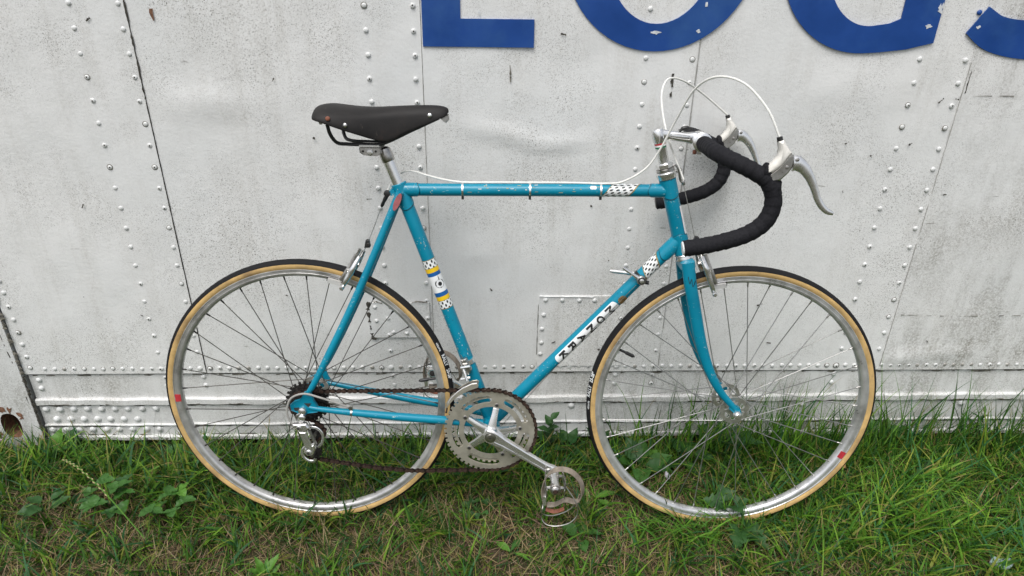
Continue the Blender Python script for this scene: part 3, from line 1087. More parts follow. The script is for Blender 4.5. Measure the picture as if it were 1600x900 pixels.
# tall shoots along the foot of the trailer, thickest towards the front wheel and beyond
P = scatter(1500, -1.2, 2.4, 0.16, 0.285, lambda x, y: np.clip(0.14 + 0.86 * np.clip((x - 0.72) / 0.35, 0, 1), 0, 1) * np.where((x > 1.22) & (x < 1.30), 1.0, 0.75))
n = len(P)
hh = rng.uniform(0.07, 0.16, n) + 0.03 * (P[:, 0] > 0.75) + np.where((rng.random(n) < 0.30) & (P[:, 0] > 0.8), rng.uniform(0.04, 0.15, n), 0)
blades('tall_grass', with_z(P), hh, rng.uniform(0.0022, 0.0052, n), rng.uniform(0.02, 0.38, n), rng.uniform(0.05, 0.9, n), rng.uniform(0, 2 * PI, n), pick(GREENS, n, (3, 5, 4, 2, 3, 1)), 'tall grass shoots along the foot of the trailer', 7, 0.05)
# thin flowering stems crossing in front of the white metal
P = scatter(110, -0.95, 2.2, 0.19, 0.285, lambda x, y: np.clip(0.35 + 0.65 * np.clip((x - 0.8) / 0.4, 0, 1), 0, 1))
n = len(P)
blades('grass_stems', with_z(P), rng.uniform(0.13, 0.26, n), rng.uniform(0.0007, 0.0012, n), rng.uniform(0.1, 0.7, n), rng.uniform(-0.2, 0.9, n), rng.choice([0.0, PI], n) + rng.normal(0, 0.5, n), pick(np.array([(0.10, 0.11, 0.04), (0.22, 0.19, 0.09), (0.05, 0.08, 0.03)]), n, (3, 2, 3)), 'thin grass stems in front of the white metal', 7, 0.5)
# scattered turf outside the photograph, for the rest of the place
P = scatter(22000, -3.2, 4.2, -2.6, 0.28, lambda x, y: np.where((x > -1.5) & (x < 2.5) & (y > -0.45), 0.0, 1.0))
n = len(P)
blades('outer_turf', with_z(P), rng.uniform(0.04, 0.12, n), rng.uniform(0.003, 0.006, n), rng.uniform(0.2, 1.2, n), rng.uniform(0, 1.0, n), rng.uniform(0, 2 * PI, n), pick(GREENS, n, (3, 5, 4, 2, 2, 3)), 'rough turf away from the bicycle', 3)

# blades pressed up round the feet of both tyres
Pw = []
for cx in (0.0, 0.984):
    m_ = 260
    xx = cx + rng.normal(0, 0.075, m_)
    Pw.append(np.stack([xx, -0.0374 * xx + np.where(rng.random(m_) < 0.7, -1, 1) * rng.uniform(0.012, 0.040, m_)], -1))
P = np.concatenate(Pw)
n = len(P)
blades('trodden_grass', with_z(P), rng.uniform(0.028, 0.062, n), rng.uniform(0.0018, 0.0042, n), rng.uniform(0.0, 0.8, n), rng.uniform(0.0, 1.2, n), rng.uniform(0, 2 * PI, n), np.where((rng.random(n) < 0.25)[:, None], pick(DRYS, n, (2, 4, 4, 2, 2, 2)), pick(GREENS, n, (4, 5, 4, 2, 2, 2))), 'grass pressed up round the feet of the tyres', 5, 0.08)

# a few very tall leaves against the lower panels, right of the fork
P = np.stack([np.concatenate([rng.normal(1.30, 0.05, 16), rng.normal(1.50, 0.03, 8), rng.uniform(1.45, 2.1, 60), rng.normal(1.12, 0.12, 26)]), rng.uniform(0.20, 0.28, 110)], -1)
n = len(P)
blades('tall_leaves', with_z(P), rng.uniform(0.17, 0.31, n), rng.uniform(0.0028, 0.0058, n), rng.uniform(0.02, 0.35, n), rng.uniform(0.1, 0.9, n), rng.choice([0.0, PI], n) + rng.normal(0, 0.5, n), pick(GREENS, n, (4, 4, 3, 1, 3, 0)), 'very tall grass leaves against the lower trailer panels', 9, 0.04)
# ------------------------------------------------------------------ the bicycle (x forward, y towards the wall, z up, origin under the rear axle)
RT = 0.337
bike = empty('bicycle', None, (0, 0, 0))
tag(bike, 'old turquoise racing bicycle with drop bars leaning against the trailer', 'bicycle')
bike.rotation_euler = (-0.1333, 0, -0.0374)
AX_R, AX_F = Vector((0, 0, 0.336)), Vector((0.984, 0, 0.336))
BB = Vector((0.4245, 0, 0.2790))
H_BOT, H_TOP = Vector((0.8385, 0, 0.700)), Vector((0.7905, 0, 0.862))
HD = (H_TOP - H_BOT).normalized()
ST_TOP = Vector((0.2300, 0, 0.832))
ST_D = (ST_TOP - BB).normalized()
TT_A, TT_B = Vector((0.2300, 0, 0.8300)), Vector((0.7985, 0, 0.8365))
DT_A, DT_B = Vector((0.8280, 0, 0.7310)), BB.copy()


def lerp(a, b, t):
    return Vector(a) * (1 - t) + Vector(b) * t


# ---- frame
frame = empty('frame', bike, tuple(BB))


def straight(name, a, b, r, mat=None, seg=18, n=6):
    return MB().tube([lerp(a, b, k / n) for k in range(n + 1)], r, seg).build(name, mat or M['paint'], frame)


straight('top_tube', TT_A, TT_B, 0.0132)
straight('seat_tube', BB, ST_TOP + ST_D * 0.010, 0.0146)
straight('down_tube', DT_A, DT_B, 0.0146)
straight('head_tube', H_BOT, H_TOP, 0.0160)
MB().lathe(BB - Y * 0.036, Y, [(0, 0.017), (0.001, 0.0205), (0.071, 0.0205), (0.072, 0.017)], 24).build('bottom_bracket_shell', M['paint'], frame)


def lug(name, p, d, r, L, point=0.0):
    """sleeve with a thin dark edge and a scalloped tip"""
    d = Vector(d).normalized()
    e = Y
    g = d.cross(e).normalized()
    seg = 28

    def rim(extra):
        ring = []
        for k in range(seg):
            a = 2 * PI * k / seg
            l = L + point * (0.5 + 0.5 * math.cos(2 * a)) + extra
            ring.append((a, l))
        return ring
    rings = []
    for rr, f0, ex in ((r, 0.0, 0), (r + 0.0016, 0.02, 0), (r + 0.0015, 1.0, -0.0012), (r + 0.0003, 1.0, 0)):
        rings.append([Vector(p) + d * ((l) * f0) + (e * math.cos(a) + g * math.sin(a)) * rr for a, l in rim(ex)])
    MB().loops(rings).build(name, M['paint'], frame)
    edge = [Vector(p) + d * (l + 0.0004) + (e * math.cos(a) + g * math.sin(a)) * (r + 0.0004) for a, l in rim(0)]
    MB().tube(edge, 0.00045, 5, closed=True).build('lug_edge', M['ink'], frame)


TT_D = (TT_B - TT_A).normalized()
DT_D = (DT_B - DT_A).normalized()
lug('lug', H_TOP, -HD, 0.0162, 0.036, 0.007)
lug('lug', TT_B, -TT_D, 0.0132, 0.040, 0.008)
lug('lug', H_BOT, HD, 0.0162, 0.040, 0.007)
lug('lug', DT_A, DT_D, 0.0146, 0.046, 0.009)
lug('lug', TT_A, TT_D, 0.0132, 0.036, 0.006)
lug('lug', ST_TOP + ST_D * 0.012, -ST_D, 0.0148, 0.050, 0.007)
lug('lug', BB, ST_D, 0.0146, 0.050, 0.006)
lug('lug', BB, -DT_D, 0.0146, 0.055, 0.006)
# seat cluster binder and brake cable hanger
MB().tube([(0.214, -0.016, 0.826), (0.212, 0.016, 0.825)], 0.0065, 12).build('seat_binder', M['paint'], frame)
MB().lathe((0.204, -0.020, 0.8245), Y, [(0, 0.004), (0.001, 0.0068), (0.006, 0.0072), (0.012, 0.006)], 14).build('binder_bolt', M['black'], frame)
MB().tube(spline([(0.203, -0.006, 0.820), (0.196, -0.004, 0.808), (0.188, 0, 0.793)], 5), [0.0045] * 6 + [0.0038] * 4 + [0.0030], 10).build('cable_hanger', M['black'], frame)
# stays
for s in (-1, 1):
    pts = [(0.231, 0.0175 * s, 0.828), (0.215, 0.021 * s, 0.790), (0.127, 0.041 * s, 0.592), (0.040, 0.060 * s, 0.420), (0.0145, 0.063 * s, 0.378)]
    MB().tube(spline(pts, 5), [0.0085] * 14 + [0.0080, 0.0076, 0.0072, 0.0068, 0.0064, 0.006, 0.0056], 14).build('seat_stay', M['paint'], frame)
    # flattened cap at the top of the stay, faded red
    d = Vector((0.13, 0.0, 0.30)).normalized()
    g = d.cross(Y)
    c = Vector((0.2265, 0.0295 * s, 0.8090))
    ring = [c + d * (0.0195 * math.cos(2 * PI * k / 18)) + g * (0.0062 * math.sin(2 * PI * k / 18)) + Y * (s * (-0.003 * max(0, math.cos(2 * PI * k / 18)))) for k in range(18)]
    b = MB()
    b.add(ring + [p - Y * (s * 0.012) for p in ring], [tuple(range(18))] + [(k, (k + 1) % 18, 18 + (k + 1) % 18, 18 + k) for k in range(18)])
    b.build('stay_cap', M['dullred'], frame, 20)
    pts = [(0.014, 0.063 * s, 0.342), (0.060, 0.061 * s, 0.334), (0.200, 0.047 * s, 0.313), (0.320, 0.036 * s, 0.2985), (0.405, 0.026 * s, 0.286)]
    MB().tube(spline(pts, 5), [0.0052, 0.0055, 0.0058, 0.0062, 0.0064, 0.0066] + [0.0074, 0.008, 0.0086, 0.009, 0.0094] + [0.0098] * 10, 14).build('chain_stay', M['paint'], frame)
    # dropout with its little triangular window
    b = MB()
    poly = [(0.006, 0.380), (0.020, 0.385), (0.026, 0.360), (0.034, 0.345), (0.034, 0.332), (0.010, 0.328), (-0.002, 0.316), (-0.013, 0.316), (-0.014, 0.330), (-0.026, 0.335), (-0.028, 0.348), (-0.018, 0.357), (-0.004, 0.362)]
    b.slab(poly, 0.0600 * s, 0.0655 * s, 0.0012)
    b.build('dropout', M['paint'], frame, 30)
    MB().slab([(0.004, 0.3535), (0.020, 0.3535), (0.014, 0.343)], 0.0652 * s, 0.0662 * s).build('dropout_window_shade', M['dark'], frame, 0)
    MB().slab([(-0.020, 0.3415), (-0.008, 0.3425), (-0.006, 0.336), (-0.018, 0.334)], 0.0652 * s, 0.0662 * s).build('dropout_slot_shade', M['dark'], frame, 0)
MB().tube([(0.138, -0.038, 0.617), (0.138, 0.038, 0.617)], 0.0055, 10).build('stay_bridge', M['paint'], frame)
MB().tube([(0.345, -0.034, 0.2950), (0.345, 0.034, 0.2950)], 0.0055, 10).build('stay_bridge', M['paint'], frame)


# decals: patches laid on a tube, with a metric UV
def tube_patch(name, a, d, r, s0, s1, a0, a1, mat, off=0.0004, slant=0.0, ns=10, na=20, ends=None):
    """angle 0 faces the viewer (-y), positive turns upward / forward side g"""
    d = Vector(d).normalized()
    e = -Y
    g = d.cross(e).normalized()
    if g.z < 0:
        g = -g
    b = MB()
    vs, fs = [], []
    for i in range(ns + 1):
        for j in range(na + 1):
            an = a0 + (a1 - a0) * j / na
            s = s0 + (s1 - s0) * i / ns + slant * an
            if ends:       # rounded ends
                q = abs(2 * j / na - 1)
                cut = ends * (1 - math.sqrt(max(0, 1 - q * q)))
                s = s0 + cut + (s1 - s0 - 2 * cut) * i / ns
            vs.append(Vector(a) + d * s + (e * math.cos(an) + g * math.sin(an)) * (r + off))
            b.uv[len(vs) - 1] = (s - slant * an, an * r)
    w_ = na + 1
    for i in range(ns):
        for j in range(na):
            fs.append((i * w_ + j, i * w_ + j + 1, (i + 1) * w_ + j + 1, (i + 1) * w_ + j))
    b.add(vs, fs)
    return b.build(name, mat, frame, 60)


full = (-PI, PI)
# seat tube bands (distance measured down from the top)
sd = -ST_D
S0 = Vector((0.2300, 0, 0.832))


def st_s(x, z):
    return (Vector((x, 0, z)) - S0).dot(sd)


bands = [(0.0, 0.0015, 'gold'), (0.0015, 0.0195, 'dots'), (0.0195, 0.0205, 'gold'), (0.0205, 0.0300, 'yellow'), (0.0300, 0.0390, 'dblue'), (0.0390, 0.0780, 'white'), (0.0780, 0.0880, 'dblue'), (0.0880, 0.0975, 'yellow'), (0.0975, 0.0985, 'gold'), (0.0985, 0.1170, 'dots'), (0.1170, 0.1185, 'gold')]
sb = st_s(0.2850, 0.679)
for s0, s1, m in bands:
    tube_patch('decal_band', S0, sd, 0.0146, sb + s0, sb + s1, *full, M[m], na=32, ns=3, off=0.0005)
# oval emblem on the white band
em_c = sb + 0.0585
for (ds, rs, ra, mt, off) in ((0.0, 0.0100, 0.0105, 'ink', 0.0008), (0.0, 0.0078, 0.0082, 'white', 0.0011), (0.0005, 0.0048, 0.0042, 'ink', 0.0014)):
    b = MB()
    g = sd.cross(-Y).normalized()
    g = g if g.x > 0 else -g
    vs = []
    for k in range(20):
        t = 2 * PI * k / 20
        an = 0.52 + ra * math.cos(t) / 0.0146
        s = em_c + ds + rs * math.sin(t)
        vs.append(S0 + sd * s + (-Y * math.cos(an) + g * math.sin(an)) * (0.0146 + off))
    b.add(vs, [tuple(range(20))]).build('emblem', M[mt], frame, 0)
b = MB()
vs = []
for da, ds in ((-0.05, -0.009), (0.10, -0.0085), (0.06, -0.0185), (0.02, -0.0190)):
    an = 0.58 + da
    vs.append(S0 + sd * (em_c + ds) + (-Y * math.cos(an) + g * math.sin(an)) * 0.0156)
b.add(vs, [(0, 1, 2, 3)]).build('emblem', M['ink'], frame, 0)
# top tube and down tube dotted wraps with gold edges
for s0, s1, m in ((0.4330, 0.4345, 'gold'), (0.4345, 0.4870, 'dots'), (0.4870, 0.4900, 'gold')):
    tube_patch('decal_wrap', TT_A, TT_D, 0.0132, s0, s1, -PI * 0.98, PI * 0.98, M[m], slant=0.0105, na=32, ns=4)
for s0, s1, m in ((0.0640, 0.0670, 'gold'), (0.0670, 0.1040, 'dots'), (0.1040, 0.1060, 'gold')):
    tube_patch('decal_wrap', DT_A, DT_D, 0.0146, s0, s1, -PI * 0.98, PI * 0.98, M[m], slant=-0.0070, na=32, ns=4)
# crest and name panel on the down tube
dsP = (Vector((0.6985, 0, 0.5885)) - DT_A).dot(DT_D)
dsE = (Vector((0.5690, 0, 0.4470)) - DT_A).dot(DT_D)
tube_patch('crest', DT_A, DT_D, 0.0146, dsP - 0.024, dsP - 0.004, -1.15, 0.25, M['crest'], ends=0.006, off=0.0006)
tube_patch('name_panel', DT_A, DT_D, 0.0146, dsP, dsE, -1.12, 0.62, M['white'], ends=0.007, ns=24, off=0.0006)
tube_patch('panel_dark_line', DT_A, DT_D, 0.0146, dsP + 0.003, dsE - 0.002, -1.45, -1.25, M['ink'], ns=24, na=4, off=0.0006)  # dark line along the lower edge of the name panel


def glyph(ch, bold=0.02):
    cu = bpy.data.curves.new('glyph', 'FONT')
    cu.body = ch
    cu.size = 1.0
    cu.offset = bold
    cu.resolution_u = 3
    ob = bpy.data.objects.new('glyph', cu)
    COL.objects.link(ob)
    dg = bpy.context.evaluated_depsgraph_get()
    dg.update()
    me = bpy.data.meshes.new_from_object(ob.evaluated_get(dg))
    bm = bmesh.new()
    bm.from_mesh(me)
    bmesh.ops.triangulate(bm, faces=bm.faces)
    for _ in range(3):
        lg = [e for e in bm.edges if e.calc_length() > 0.16]
        if not lg:
            break
        bmesh.ops.subdivide_edges(bm, edges=lg, cuts=1)
        bmesh.ops.triangulate(bm, faces=bm.faces)
    bm.verts.index_update()
    vs = [(v.co.x, v.co.y) for v in bm.verts]
    fs = [tuple(v.index for v in f.verts) for f in bm.faces]
    bm.free()
    bpy.data.objects.remove(ob)
    bpy.data.meshes.remove(me)
    bpy.data.curves.remove(cu)
    return vs, fs


g_dt = DT_D.cross(-Y).normalized()
g_dt = g_dt if g_dt.z > 0 else -g_dt
step = (dsE - dsP - 0.016) / 6
for i, ch in enumerate('MONARK'):
    vs, fs = glyph(ch, 0.012 if ch == 'M' else 0.035)
    if ch == 'M':      # drawn as four strokes
        vs, fs = [], []
        for (ax, ay, bx, by, cx_, cy_, dx_, dy_) in ((0, 0, 0.2, 0, 0.2, 1, 0, 1), (0.8, 0, 1, 0, 1, 1, 0.8, 1), (0.0, 1, 0.2, 1, 0.58, 0.3, 0.42, 0.3), (0.8, 1, 1.0, 1, 0.58, 0.3, 0.42, 0.3)):
            o_ = len(vs)
            for k in range(5):
                f_ = k / 4
                vs += [(ax + (dx_ - ax) * f_, ay + (dy_ - ay) * f_), (bx + (cx_ - bx) * f_, by + (cy_ - by) * f_)]
            fs += [(o_ + 2 * k, o_ + 2 * k + 1, o_ + 2 * k + 3, o_ + 2 * k + 2) for k in range(4)]
    x0, x1 = min(v[0] for v in vs), max(v[0] for v in vs)
    y0, y1 = min(v[1] for v in vs), max(v[1] for v in vs)
    c = dsP + 0.008 + step * (i + 0.5)
    b = MB()
    out = []
    for x, y in vs:
        u = ((x - x0) / (x1 - x0) - 0.5) * 0.0200      # across the tube, right hand = downwards
        v = ((y - y0) / (y1 - y0) - 0.5) * 0.0185      # up = towards the head tube
        an = -0.25 - u / 0.0146
        out.append(DT_A + DT_D * (c - v) + (-Y * math.cos(an) + g_dt * math.sin(an)) * (0.0146 + 0.0012))
    b.add(out, fs).build('letter', M['ink'], frame, 0)
# white flash on the front of the head tube
b = MB()
hg = HD.cross(-Y).normalized()
hg = hg if hg.x > 0 else -hg
vs, fs = [], []
for i in range(9):
    for j in range(11):
        an = 0.75 + (PI - 1.5) * j / 10 * 1.0
        s = 0.045 + 0.062 * i / 8
        vs.append(H_BOT + HD * s + (-Y * math.cos(an) + hg * math.sin(an)) * 0.0168)
for i in range(8):
    for j in range(10):
        fs.append((i * 11 + j, i * 11 + j + 1, i * 11 + j + 12, i * 11 + j + 11))
b.add(vs, fs).build('head_flash', M['white'], frame, 60)
# cable clips on the top tube
for x in (0.3615, 0.5035, 0.6525):
    c = TT_A + TT_D * ((x - TT_A.x) / TT_D.x)
    MB().lathe(c - TT_D * 0.0022, TT_D, [(0, 0.0133), (0.0002, 0.0141), (0.0042, 0.0141), (0.0044, 0.0133)], 22).build('cable_clip', M['chrome'], frame)
    MB().box(c + Vector((0, -0.003, -0.0165)), (0.005, 0.006, 0.006)).build('clip_screw', M['black'], frame)
tube_patch('maker_sticker', TT_A, TT_D, 0.0132, 0.400, 0.412, 0.35, 0.95, M['rim'], na=6, ns=3)
# worn spots on the top tube and the other tubes
for k in range(22):
    s0 = random.choice([random.uniform(0.14, 0.30), random.uniform(0.16, 0.26), random.uniform(0.32, 0.43)])
    a0 = random.uniform(-0.3, 1.1)
    tube_patch('paint_chip', TT_A, TT_D, 0.0132, s0, s0 + random.uniform(0.002, 0.010), a0, a0 + random.uniform(0.06, 0.16), M['chip'] if k % 3 else M['rivet'], na=4, ns=4, ends=0.0008, off=0.0003)
for k in range(8):
    s0 = random.uniform(0.10, 0.45)
    a0 = random.uniform(-0.9, 0.9)
    tube_patch('paint_chip', S0, sd, 0.0146, s0, s0 + random.uniform(0.002, 0.006), a0, a0 + random.uniform(0.05, 0.14), M['chip'] if k % 2 else M['rivet'], na=4, ns=4, ends=0.0008, off=0.0003)
# chain stay clip and derailleur housing stop
cs = Vector((0.1066, -0.0575, 0.3270))
MB().lathe(cs - Vector((0.002, 0, 0)), Vector((1, 0.1, -0.13)), [(0, 0.0068), (0.0004, 0.0078), (0.0050, 0.0080), (0.0054, 0.0070)], 16).build('housing_stop', M['steel'], frame)
MB().box(cs + Vector((0, 0, 0.012)), (0.008, 0.006, 0.008)).build('housing_stop', M['steel'], frame)

# ---- fork
fork = empty('fork', bike, (0.8455, 0, 0.68))
for s in (-1, 1):
    pts = [(0.8440, 0.031 * s, 0.688), (0.8532, 0.035 * s, 0.6395), (0.8658, 0.039 * s, 0.589), (0.8895, 0.043 * s, 0.500), (0.9156, 0.046 * s, 0.435), (0.9440, 0.048 * s, 0.388), (0.9740, 0.050 * s, 0.3545), (0.982, 0.050 * s, 0.345)]
    sp = spline(pts, 5)
    rad = [float(np.interp(i / (len(sp) - 1), [0, 0.3, 0.45, 0.6, 0.75, 0.9, 1.0], [0.0140, 0.0138, 0.0125, 0.0100, 0.0080, 0.0064, 0.0060])) for i in range(len(sp))]
    MB().tube(sp, rad, 16, sy=0.74).build('fork_blade', M['paint'], fork)
    MB().slab([(0.974, 0.362), (0.990, 0.352), (0.995, 0.338), (0.988, 0.327), (0.978, 0.328), (0.976, 0.340), (0.966, 0.349)], 0.048 * s, 0.053 * s, 0.001).build('fork_end', M['paint'], fork, 30)
    # lug tang on the outside of the blade
    MB().tube(spline([(0.8445, 0.0435 * s, 0.660), (0.8490, 0.0452 * s, 0.645), (0.8525, 0.0440 * s, 0.655), (0.8560, 0.0452 * s, 0.638), (0.8615, 0.0435 * s, 0.652)], 4), 0.0007, 5).build('crown_edge', M['ink'], fork)
b = MB()
b.slab([(0.831, 0.684), (0.845, 0.691), (0.858, 0.692), (0.861, 0.680), (0.858, 0.668), (0.842, 0.664), (0.832, 0.670)], -0.038, 0.038, 0.006)
b.build('fork_crown', M['paint'], fork, 40)

# ---- headset
hs = empty('headset', bike, tuple(H_TOP))
MB().lathe(H_TOP, HD, [(0, 0.0165), (0.001, 0.0195), (0.006, 0.0200), (0.009, 0.0215), (0.0135, 0.0215), (0.016, 0.0190)], 28).build('upper_cup', M['chrome'], hs)
MB().lathe(H_TOP + HD * 0.016, HD, [(0, 0.0165), (0.001, 0.0190), (0.006, 0.0190), (0.007, 0.0160)], 28).build('adjusting_cup', M['steel'], hs)
MB().lathe(H_TOP + HD * 0.0235, HD, [(0, 0.0160), (0.0005, 0.0180), (0.0085, 0.0180), (0.010, 0.0150), (0.011, 0.0125)], 6).build('lock_nut', M['chrome'], hs, 20)
MB().lathe(H_BOT - HD * 0.013, HD, [(0, 0.0175), (0.001, 0.0205), (0.004, 0.0210), (0.0075, 0.0190), (0.011, 0.0190), (0.013, 0.0170)], 28).build('lower_cup', M['chrome'], hs)
# front brake cable hanger hooked under the lock nut
MB().tube(spline([(0.797, -0.004, 0.8905), (0.806, -0.004, 0.8900), (0.8130, -0.003, 0.8780), (0.8190, -0.001, 0.8580), (0.8270, 0.0, 0.8535)], 5), 0.0024, 8).build('cable_hanger', M['steel'], hs)
MB().lathe((0.8265, 0, 0.8485), (-0.15, 0, 1), [(0, 0.0030), (0.001, 0.0036), (0.010, 0.0036), (0.011, 0.0030)], 12).build('cable_adjuster', M['steel'], hs)

# ---- stem
stem = empty('stem', bike, (0.775, 0, 0.90))
q0, q1 = H_TOP + HD * 0.026, Vector((0.7605, 0, 0.9640))
qd = (q1 - q0).normalized()
qL = (q1 - q0).length
MB().lathe(q0, qd, [(0, 0.0112), (qL - 0.030, 0.0112), (qL - 0.026, 0.0132), (qL - 0.005, 0.0140), (qL - 0.001, 0.0118), (qL, 0.008)], 26).build('quill', M['chrome'], stem)
for a, m in ((0.030, 'green'), (0.0335, 'white'), (0.037, 'red')):
    MB().lathe(q0 + qd * (qL - 0.030 - 0.040 + a), qd, [(0, 0.0113), (0.0001, 0.01155), (0.0034, 0.01155), (0.0035, 0.0113)], 26).build('quill_band', M[m], stem)
b = MB()
rings = []
for t in np.linspace(0, 1, 9):
    c = lerp((0.768, 0, 0.9535), (0.8430, 0, 0.9450), float(t))
    hz = float(np.interp(t, [0, 0.2, 0.75, 1], [0.0115, 0.0095, 0.0105, 0.0140]))
    hy = float(np.interp(t, [0, 0.2, 1], [0.0105, 0.0095, 0.0115]))
    rings.append([c + Vector((0, math.copysign(abs(math.cos(a)) ** 0.6, math.cos(a)) * hy, math.copysign(abs(math.sin(a)) ** 0.6, math.sin(a)) * hz)) for a in [2 * PI * k / 20 for k in range(20)]])
b.loops(rings).build('extension', M['chrome'], stem)
MB().tube(spline([(0.789, -0.0098, 0.9555), (0.824, -0.0103, 0.9515), (0.827, -0.0105, 0.9475), (0.824, -0.0103, 0.9440), (0.789, -0.0098, 0.9480), (0.787, -0.0097, 0.9515), (0.789, -0.0098, 0.9555)], 3)[:-1], 0.0008, 6, closed=True).build('panel_edge', M['steel'], stem)
MB().lathe((0.8520, -0.0190, 0.9400), Y, [(0, 0.0165), (0.002, 0.0195), (0.036, 0.0195), (0.038, 0.0165)], 28).build('bar_clamp', M['chrome'], stem)
MB().slab([(0.840, 0.930), (0.8560, 0.925), (0.8550, 0.9130), (0.8440, 0.9130)], -0.0110, 0.0110, 0.0015).build('clamp_lug', M['chrome'], stem)
MB().lathe((0.8430, -0.006, 0.9185), (-1, 0, 0.05), [(0, 0.0048), (0.004, 0.0050), (0.0055, 0.004)], 12).build('clamp_bolt', M['redleather'], stem)
MB().tube(spline([(0.806, -0.002, 0.960), (0.817, -0.002, 0.9665), (0.832, -0.002, 0.9650)], 5), [0.003] * 3 + [0.0045] * 5 + [0.003] * 3, 10).build('clamp_cap', M['black'], stem)

# ---- handlebar, turned a little to the right about the steerer
steer = Matrix.Translation((0.775, 0, 0)) @ Matrix.Rotation(-0.0625, 4, 'Z') @ Matrix.Translation((-0.775, 0, 0))


def st_(p):
    return steer @ Vector(p)


def st_mb(b):
    b.v = [tuple(steer @ Vector(p)) for p in b.v]
    return b


bar = empty('handlebar', bike, (0.852, 0, 0.94))
st_mb(MB().tube([(0.852, -0.06, 0.9395), (0.852, 0.06, 0.9395)], 0.0128, 20)).build('bar_centre', M['chrome'], bar)
for s in (-1, 1):
    path = [(0.852, 0.026 * s, 0.9400), (0.852, 0.080 * s, 0.9395), (0.853, 0.130 * s, 0.9385), (0.862, 0.165 * s, 0.9350), (0.885, 0.189 * s, 0.9260), (0.912, 0.198 * s, 0.9135), (0.9360, 0.200 * s, 0.8985), (0.9500, 0.200 * s, 0.8740), (0.9515, 0.200 * s, 0.8464), (0.9400, 0.200 * s, 0.8200), (0.9130, 0.200 * s, 0.7986), (0.8730, 0.200 * s, 0.7832), (0.8326, 0.200 * s, 0.7727), (0.8010, 0.200 * s, 0.7672)]
    sp = spline(path, 12)
    # wound cloth tape: the radius saw-tooths once per turn
    acc, rad = 0.0, []
    for i, p in enumerate(sp):
        if i:
            acc += (sp[i] - sp[i - 1]).length * random.uniform(0.75, 1.25)
        t = (acc / 0.0165) % 1.0
        rad.append(0.0149 + 0.0013 * t + random.uniform(-0.00025, 0.00025))
    rad[0] = 0.0138
    st_mb(MB().tube(sp, rad, 18)).build('bar_tape', M['tape'], bar, 55)
    e, d = Vector(sp[-1]), (sp[-1] - sp[-3]).normalized()
    st_mb(MB().lathe(e - d * 0.002, d, [(0, 0.0125), (0.003, 0.0135), (0.0045, 0.0125), (0.005, 0.006)], 18)).build('end_plug', M['white'] if s < 0 else M['black'], bar)
    # loose tape ends by the lever
    st_mb(MB().tube(spline([(0.926, 0.2 * s, 0.917), (0.938, 0.200 * s, 0.9135), (0.944, 0.2 * s, 0.918)], 4), [0.0150, 0.0155, 0.015, 0.0145, 0.013, 0.011, 0.008, 0.005, 0.002], 12)).build('tape_flap', M['tape'], bar)
    st_mb(MB().tube(spline([(0.947, 0.2 * s, 0.884), (0.953, 0.2 * s, 0.892), (0.961, 0.2 * s, 0.8985)], 4), [0.0158, 0.0158, 0.0155, 0.015, 0.014, 0.012, 0.009, 0.006, 0.003], 12)).build('tape_flap', M['tape'], bar)
    # ---- brake lever
    y = 0.203 * s
    lev = empty('brake_lever', bike, tuple(st_((0.95, y, 0.92))))
    b = MB().slab([(0.9345, 0.911), (0.9400, 0.898), (0.9560, 0.901), (0.9680, 0.914), (0.9745, 0.926), (0.9755, 0.9405), (0.9690, 0.9500), (0.9560, 0.9330), (0.9450, 0.9200)], y - 0.0100, y + 0.0100, 0.003)
    st_mb(b).build('lever_body', M['steel'], lev, 35)
    hood = [(0.9300, 0.912), (0.9420, 0.9140), (0.9560, 0.9270), (0.9690, 0.9500), (0.9640, 0.9560), (0.9570, 0.9650), (0.9530, 0.9715), (0.9445, 0.9680), (0.9480, 0.9560), (0.9475, 0.9445), (0.9400, 0.9330), (0.9290, 0.9240)]
    st_mb(MB().slab(hood, y - 0.0118, y + 0.0118, 0.0048)).build('hood', M['cream'], lev, 50)
    st_mb(MB().lathe((0.9490, y, 0.9680), (-0.30, 0, 0.95), [(0, 0.0044), (0.0005, 0.0052), (0.0085, 0.0050), (0.009, 0.0030)], 14)).build('cable_ferrule', M['black'], lev)
    up_ = [(0.9730, 0.9465), (0.9820, 0.9440), (0.9965, 0.9325), (1.0090, 0.9185), (1.0170, 0.9045), (1.0235, 0.8895), (1.0310, 0.8720), (1.0405, 0.8570), (1.0500, 0.8480), (1.0600, 0.8435)]
    lo_ = [(1.0595, 0.8405), (1.0480, 0.8440), (1.0370, 0.8510), (1.0260, 0.8640), (1.0180, 0.8800), (1.0110, 0.8920), (1.0020, 0.9050), (0.9930, 0.9150), (0.9840, 0.9175), (0.9770, 0.9160)]
    ctr = [((a_[0] + b_[0]) / 2, y, (a_[1] + b_[1]) / 2) for a_, b_ in zip(up_, lo_[::-1])]
    st_mb(MB().tube(spline(ctr, 3), [float(np.interp(k, [0, 3, 6, 10, 14, 18, 22, 25, 27], [0.0150, 0.0140, 0.0110, 0.0085, 0.0070, 0.0064, 0.0060, 0.0052, 0.0030])) for k in range(28)], 14, sy=0.6)).build('lever_blade', M['chrome'], lev, 50)
    for (x, z, rr) in ((0.9640, 0.9250, 0.0034), (0.9800, 0.9385, 0.0030)):
        st_mb(MB().lathe((x, y - 0.0098, z), -Y, [(0, rr + 0.0004), (0.0006, rr), (0.0010, rr * 0.4)], 12)).build('pivot_pin', M['steel'], lev)

